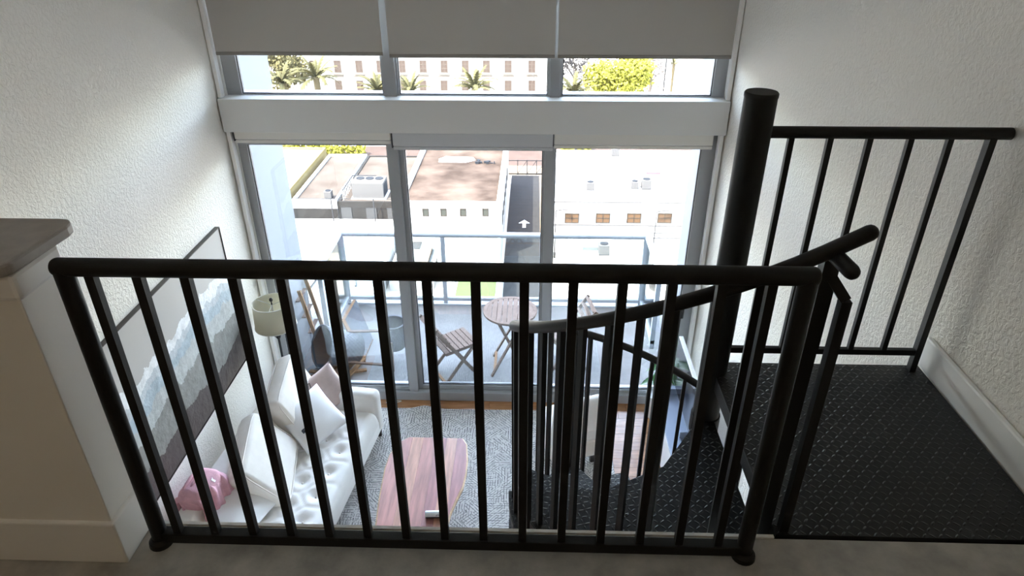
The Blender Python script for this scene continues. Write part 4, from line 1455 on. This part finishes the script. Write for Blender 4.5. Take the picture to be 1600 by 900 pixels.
# right-hand white building
wb = building('low_building', 'bright white flat-roofed building with four tan windows right of the alley', 2.2, 19.5, 63.3, 79.5, -24.0, M['ext_white'], M['ext_white_roof'], 0.18)
for u in (893.5, 942, 990.5, 1038.5):
    p = at_y(u, 341, 63.25)
    facade_window(wb, p.x, p.z, 1.42, 1.05, 63.28, M['win_frame'], M['win_tan'], 1, hb=1)
zl = at_y(950, 352, 63.25).z - G
part('wall_ledge', MB().box(-8.65, 8.65, -8.2, -8.1, zl - 0.05, zl + 0.05), M['ac'], wb)
zl2 = at_y(950, 371, 63.25).z - G
part('wall_ledge', MB().box(-8.65, 8.65, -8.18, -8.1, zl2 - 0.04, zl2 + 0.04), M['ac'], wb)
part('conduit', MB().box(at_y(985, 365, 63.2).x - 10.85, at_y(1055, 365, 63.2).x - 10.85, -8.16, -8.1, at_y(985, 364, 63.2).z - G - 0.03, at_y(985, 364, 63.2).z - G + 0.03), M['ac'], wb)
part('edge_trim', MB().box(-8.65, 8.65, -8.16, -8.1, 5.92, 6.02), M['ac'], wb)
wa = building('low_building', 'lower white annex with a small rooftop unit before the white building', 3.6, 11.6, 56.2, 63.1, -27.6, M['ext_white'], M['ext_white_roof'], 0.15)
part('edge_trim', MB().box(-4.0, 4.0, -3.5, -3.43, 2.32, 2.42), M['ac'], wa)
# court with turf, beige block behind, low walls
bb = building('low_building', 'beige flat-roofed block between the tan roof and the turf court', -8.9, -3.05, 57.6, 62.4, -26.7, M['ext_white'], M['beige_roof'], 0.06)
gc = thing('turf_court', 'bright green artificial turf court enclosed by low white walls', 'court', (-4.9, 52.2, -28.4))
part('turf', MB().box(-1.75, 1.75, -6.6, 4.6, 0, 0.06), M['turf'], gc)
part('low_wall', MB().box(-2.5, -2.0, -6.6, 5.2, 0, 0.35), M['ext_white'], gc)
part('low_wall', MB().box(1.9, 2.3, -6.6, 5.2, 0, 0.8), M['ext_white'], gc)
part('plinth', MB().box(-2.6, 2.3, -6.6, 5.3, G + 28.4, 0), M['ext_white'], gc)
sb_ = building('low_building', 'white stair block with a dark slab as recess shade behind the mullion', -13.2, -9.1, 55.5, 62.4, -28.0, M['ext_white'], M['grey_roof'], 0.1)
part('stairwell_shade', MB().box(-1.7, 0.1, 1.6, 3.2, 1.92, 1.99), M['grey_door_and_shade'], sb_)  # flat dark slab stands in for the stairwell shadow
part('stair_flight', MB().box(0.4, 1.4, -2.6, 1.4, 1.92, 2.3), M['beige_roof'], sb_)
for k in range(7):
    part('stair_rail', MB().box(-1.5 + 0.2 * k, -1.44 + 0.2 * k, -0.4, -0.34, 1.95, 2.7), M['steel_grey'], sb_)
na = building('low_building', 'long white flat roof below the shade-grey painted wall at left', -27, -13.6, 60.8, 65.4, -27.05, M['ext_white'], M['ext_white_roof'], 0.1)
nb2 = building('low_building', 'grey-white flat roof beyond the balcony corner crossed by conduits', -20.0, -13.6, 46, 60.4, -27.6, M['ext_white'], M['grey_roof'], 0.1)
cdm = MB()
for a, b in (((-1.6, 4.6), (-1.2, 1.6)), ((-1.2, 1.6), (0.6, 1.4)), ((-1.2, 1.6), (-2.4, 0.6)), ((0.6, 1.4), (1.4, -1.2)), ((-2.4, 0.6), (-2.6, -2.0))):
    cdm.bar((*a, 2.46), (*b, 2.46), 0.12, 0.12)
part('conduit', cdm, M['ac'], nb2)
pw = link('swimming_pool', MB().box(-1.6, 1.6, -2.2, 2.2, 0, 0.05).mesh('swimming_pool'), M['water'])
p = at_z(492, 392, -27)
pw.location = (p.x - 1.0, p.y - 0.5, G + 0.01)
tag(pw, 'small turquoise pool glimpsed beside the left balcony wall', 'pool')

# roof machinery
hv = thing('rooftop_unit', 'big grey rooftop air conditioner with three fans on the left annex', 'air conditioner', (-17.0, 67.6, -25.26))
part('cabinet', MB().box(-1.75, 1.55, -1.1, 1.1, 0.1, 1.75), M['ac'], hv, bevel=0.04)
part('curb', MB().box(-1.9, 1.8, -1.25, 1.25, 0, 0.12), M['ext_white'], hv)
for k in range(3):
    part('fan', MB().lathe([(0, 0.02), (0.36, 0.02), (0.42, 0.06), (0.42, 0.0)], 18, Matrix.Translation((-1.1 + 1.0 * k, 0.35, 1.75))), M['ac_dark'], hv)
part('side_grille', MB().box(1.54, 1.58, -0.8, 0.8, 0.3, 1.5), M['ac_dark'], hv)
for lab, u, v, z, s in (('small white condenser on the pale tan roof at left', 461 + 53, 309, -25.25, 0.75),
                        ('small grey condenser alone near the left of the white roof', 922, 296, -24.15, 0.8),
                        ('smaller of the two condensers side by side on the white roof', 991, 294, -24.15, 0.75),
                        ('larger of the two condensers side by side on the white roof', 1009, 294, -24.15, 0.95),
                        ('condenser at the far edge of the white roof', 961, 243, -24.15, 0.9),
                        ('grey condenser on the low white annex roof', 943, 396, -27.7, 1.0)):
    p = at_z(u, v, z)
    c = thing('condenser', lab, 'air conditioner', (p.x, p.y, z), 0, 'small rooftop condensers')
    part('cabinet', MB().box(-s / 2, s / 2, -s / 2, s / 2, 0.06, s * 1.05), M['ac'], c, bevel=0.03)
    part('fan', MB().lathe([(0, 0.02), (s * 0.34, 0.02), (s * 0.38, 0.05), (s * 0.38, 0)], 16, Matrix.Translation((0, 0, s * 1.05))), M['ac_dark'], c)
    part('foot', MB().box(-s / 2, s / 2, -s / 2, s / 2, 0.0, 0.06), M['ac_dark'], c)
p = at_z(1020, 271, -24.15)
o = link('roof_hatch', MB().box(-0.75, 0.75, -0.35, 0.35, 0, 0.25).mesh('roof_hatch'), M['red'])
o.location = (p.x, p.y, -24.14)
tag(o, 'faded red hatch on the white roof', 'hatch')
p = at_z(934, 388, -27.7)
o = link('roof_box', MB().box(-0.9, 0.7, -0.8, 0.8, 0, 0.35).mesh('roof_box'), M['grey_roof'])
o.location = (p.x - 0.6, p.y + 0.3, -27.71)
tag(o, 'pale grey box beside the condenser on the low annex', 'box')

# roof fence in front of the grey wall
fx = thing('roof_fence', 'thin wire fence with posts in front of the shade-grey painted wall', 'fence', (-17, 64.9, -27.1))
for u in (448, 518, 584, 640):
    p = at_y(u, 320, 64.9)
    part('fence_post', MB().box(p.x + 17 - 0.05, p.x + 17 + 0.05, -0.05, 0.05, 0, 2.55), M['steel_grey'], fx)
part('fence_wire', MB().box(-9.5, 3.2, -0.02, 0.02, 2.48, 2.53), M['steel_grey'], fx)
rr = thing('roof_railing', 'white guard railing around the annex rooftop near the big unit', 'railing', (-19.6, 68.2, -25.2))
for k in range(8):
    part('picket', MB().box(-0.04, 0.04, -2.2 + 0.62 * k, -2.12 + 0.62 * k, 0, 1.1), M['ext_white'], rr)
part('top_bar', MB().box(-0.05, 0.05, -2.2, 2.3, 1.05, 1.13), M['steel_grey'], rr)
part('top_bar', MB().box(0, 2.6, 2.2, 2.3, 1.05, 1.13), M['steel_grey'], rr)
gt = thing('street_gate', 'grey metal gate and fence closing the far end of the alley', 'gate', (0.8, 87.2, G))
for k in range(9):
    part('gate_post', MB().box(-4.0 + 1.25 * k - 0.05, -4.0 + 1.25 * k + 0.05, -0.05, 0.05, 0, 2.1), M['steel_grey'], gt)
part('gate_rail', MB().box(-4, 6, -0.03, 0.03, 1.95, 2.05), M['steel_grey'], gt)
part('gate_rail', MB().box(-4, 6, -0.03, 0.03, 0.15, 0.25), M['steel_grey'], gt)
for k in (1, 2, 3):
    part('brace', MB().bar((-4 + 1.25 * k, 0, 0.2), (-4 + 1.25 * (k + 1), 0, 2.0), 0.06), M['steel_grey'], gt)


def pole_thing(name, label, cat, u, v, h, rad, z=G, arm=False, y=None):
    p = at_y(u, v, y) if y else at_z(u, v, z)
    t = thing(name, label, cat, (p.x, p.y, z))
    part('pole', MB().tube([(0, 0, 0), (0, 0, h)], [rad, rad * 0.7], 8), M['steel_grey'], t)
    part('base', MB().tube([(0, 0, 0), (0, 0, 0.6)], rad * 1.9, 8), M['steel_grey'], t)
    if arm:
        part('arm', MB().bar((0, 0, h), (0.9, 0, h + 0.15), 0.07), M['steel_grey'], t)
        part('lamp_head', MB().box(0.7, 1.2, -0.12, 0.12, h + 0.08, h + 0.2), M['ac'], t)
    return t


pole_thing('street_pole', 'brown street pole standing by the pavement left of the white building', 'pole', 898, 268, 9.0, 0.16)
pole_thing('street_lamp', 'thin lamp post on the white wall at its left end', 'lamp post', 868, 345, 5.2, 0.06, -30, True, 62.8)
pole_thing('street_lamp', 'thin lamp post before the last tan window of the white wall', 'lamp post', 1025, 345, 5.2, 0.06, -30, True, 62.8)

# hotel across the street
HY = 125.0
hx0, hx1 = at_y(463, 100, HY).x, at_y(866, 100, HY).x
ht = thing('hotel', 'cream hotel facade with two visible rows of windows beyond the palms', 'building', ((hx0 + hx1) / 2, HY + 8, G))
W = (hx1 - hx0) / 2
part('wall', MB().box(-W, W, -8, 8, 0, 22), M['hotel'], ht)
part('roof', MB().box(-W - 0.4, W + 0.4, -8.4, 8.4, 22, 22.6), M['hotel_frame'], ht)
cols1 = [490, 527.5, 561, 594, 628, 661, 694, 727, 760, 794, 831]
for row, (v, dz) in enumerate(((104, 1), (135, 0))):
    for u in cols1:
        if u == 490 and row:
            continue
        p = at_y(u + (2 if row and u < 600 else 0), v, HY)
        f = facade_window(ht, p.x, p.z, 1.25, 2.1, HY, M['hotel_frame'], M['hotel_pane'], 1, hb=2)
        part('window_ledge', MB().box(p.x - ht.location.x - 0.95, p.x - ht.location.x + 0.95, -8.2, -8, p.z - G - 1.45, p.z - G - 1.3), M['hotel_frame'], ht)
        if row:
            part('window_ledge', MB().box(p.x - ht.location.x - 1.1, p.x - ht.location.x + 1.1, -8.15, -8, p.z - G + 1.75, p.z - G + 1.88), M['hotel_frame'], ht)


# palms
def frond_mesh(ln, droop, wd):
    """one feathered palm leaf: a midrib with closely set drooping leaflets that overlap into a blade"""
    vs, fs = [], []
    n = 14
    pts = [Vector((ln * (k / n) * (1 - 0.12 * k / n), 0, ln * 0.55 * k / n - droop * (k / n) ** 2)) for k in range(n + 1)]
    for i in range(n):
        a, b = pts[i], pts[i + 1]
        s_ = (i + 0.5) / n
        hw_ = wd * (0.25 + 0.75 * sin(pi * min(1, 0.12 + 0.8 * s_)))
        for sd_ in (-1, 1):
            o = len(vs)
            w1 = hw_ * (1.0 if i % 2 else 0.72)
            vs += [a, b, b + Vector((0.30 * w1, sd_ * w1, -0.45 * w1)), a + Vector((0.05, sd_ * w1 * 0.55, -0.22 * w1))]
            fs.append((o, o + 1, o + 2, o + 3))
    me = bpy.data.meshes.new('frond')
    me.from_pydata(vs, [], fs)
    return me


fr1, fr2 = frond_mesh(3.5, 2.6, 0.46), frond_mesh(3.3, 1.2, 0.42)


def palm(label, u, v, y, rad, nfr=20, thick=0.42, grp='date palms before the hotel'):
    p = at_y(u, v, y)
    t = thing('palm_tree', label, 'palm', (p.x, y, G), random.uniform(0, 6), grp)
    h = p.z - G
    auto_smooth(part('trunk', MB().tube([(0, 0, 0), (0.05, 0, h * 0.5), (0, 0, h - 0.5), (0, 0, h + 0.2)], [thick * 1.2, thick, thick * 1.15, thick * 1.3], 10), M['palm_trunk'], t))
    s = rad / 3.2
    for k in range(nfr):
        f = link('frond', fr1 if k % 2 else fr2, M['palm_leaf'], t)
        f.location = (0, 0, h)
        f.rotation_euler = (0, radians(-38 + 46 * (k % 3) / 2 + random.uniform(-9, 9)), radians(137.5 * k))
        f.scale = (s, s, s)
    return t


for lab, u, v, y, rad in (('date palm under the olive tree at the far left of the upper window', 441, 131, 112, 4.2),
                          ('date palm with full crown second from the left before the hotel', 494, 122, 111, 4.5),
                          ('low date palm left of the first upper mullion', 590, 142, 110, 3.9),
                          ('low date palm just right of the first upper mullion', 642, 145, 110, 3.9),
                          ('date palm in the centre of the middle upper window', 742, 138, 111, 4.3),
                          ('date palm below the grey tree right of the second upper mullion', 896, 148, 108, 4.6)):
    palm(lab, u, v, y, rad)
palm('tall thin palm at the right of the upper window', 1053, 100, 125, 1.5, 14, 0.22, None)
t = pole_thing('street_pole', 'dark thin pole left of the tall thin palm', 'pole', 1035, 155, 9.5, 0.14)


def cloud_tree(name, label, cat, u, v, y, rx, rz, leafm, n, leaf=0.35, base=G, grp=None):
    p = at_y(u, v, y)
    t = thing(name, label, cat, (p.x, y, base), 0, grp)
    h = p.z - base
    auto_smooth(part('trunk', MB().tube([(0, 0, 0), (0.1, 0, h * 0.5), (0, 0, h)], [0.35, 0.28, 0.16], 8), M['bark'], t))
    for k in range(5):
        a = 2 * pi * k / 5
        part('branch', MB().tube([(0, 0, h * 0.55), (rx * 0.55 * cos(a), rx * 0.55 * sin(a), h + rz * 0.2 * sin(k * 2.1))], [0.14, 0.05], 6), M['bark'], t)
    rnd = random.Random(int(u))
    lobes = [(rnd.uniform(-0.6, 0.6), rnd.uniform(-0.6, 0.6), rnd.uniform(-0.55, 0.6), rnd.uniform(0.35, 0.55)) for _ in range(16)]
    vs, fs = [], []
    for k in range(n):
        lx_, ly_, lz_, lr = rnd.choice(lobes)
        d = Vector((rnd.gauss(0, 1), rnd.gauss(0, 1), rnd.gauss(0, 1))).normalized() * (rnd.random() ** 0.35) * lr
        c = Vector(((lx_ + d.x) * rx, (ly_ + d.y) * rx, h + (lz_ + d.z) * rz))
        a = Vector((rnd.gauss(0, 1), rnd.gauss(0, 1), rnd.gauss(0, 1))).normalized()
        b = a.orthogonal().normalized()
        s = leaf * rnd.uniform(0.6, 1.3)
        o = len(vs)
        vs += [c - a * s, c + b * s * 0.6, c + a * s, c - b * s * 0.6]
        fs.append((o, o + 1, o + 2, o + 3))
    me = bpy.data.meshes.new('foliage')
    me.from_pydata(vs, [], fs)
    f = link('foliage', me, leafm, t)
    f['kind'] = 'stuff'
    return t


cloud_tree('broadleaf_tree', 'large lime green tree filling the right upper window', 'tree', 968, 126, 116, 6.2, 4.3, M['lime_leaf'], 5200, 0.34)
cloud_tree('broadleaf_tree', 'olive brown tree at the far left of the upper window', 'tree', 443, 105, 120, 4.0, 4.5, M['olive_leaf'], 2600, 0.32)
cloud_tree('broadleaf_tree', 'sparse grey leafless tree left of the lime tree', 'tree', 898, 98, 130, 3.6, 4.0, M['grey_leaf'], 900, 0.26)
cloud_tree('broadleaf_tree', 'sparse pinkish grey tree right of the lime tree', 'tree', 1018, 108, 128, 3.4, 4.5, M['grey_leaf'], 520, 0.22)
for lab, u, v, rx in (('long yellow-green hedge behind the yellow-walled building', 535, 243, 3.4), ('yellow-green hedge at the far left street edge', 462, 235, 4.2), ('small yellow-green bush right of the street pole', 912, 236, 1.0), ('yellow-green bush left of the street pole', 886, 237, 0.9)):
    p = at_z(u, v, G)
    t = thing('street_bush', lab, 'bush', (p.x, p.y, G), 0, 'bushes along the street')
    rnd = random.Random(int(u))
    vs, fs = [], []
    for k in range(500):
        c = Vector((rnd.uniform(-1, 1) * rx, rnd.uniform(-1, 1) * 0.9, 0.2 + rnd.random() ** 0.7 * 1.2))
        a = Vector((rnd.gauss(0, 1), rnd.gauss(0, 1), rnd.gauss(0, 1))).normalized()
        b = a.orthogonal().normalized()
        o = len(vs)
        vs += [c - a * 0.25, c + b * 0.16, c + a * 0.25, c - b * 0.16]
        fs.append((o, o + 1, o + 2, o + 3))
    me = bpy.data.meshes.new('foliage')
    me.from_pydata(vs, [], fs)
    f = link('foliage', me, M['yellow_bush'], t)
    f['kind'] = 'stuff'
fb = building('far_building', 'pale distant building behind the thin palm at right', 28, 70, 150, 175, -24, M['hotel'], M['ext_white_roof'], 0.4)
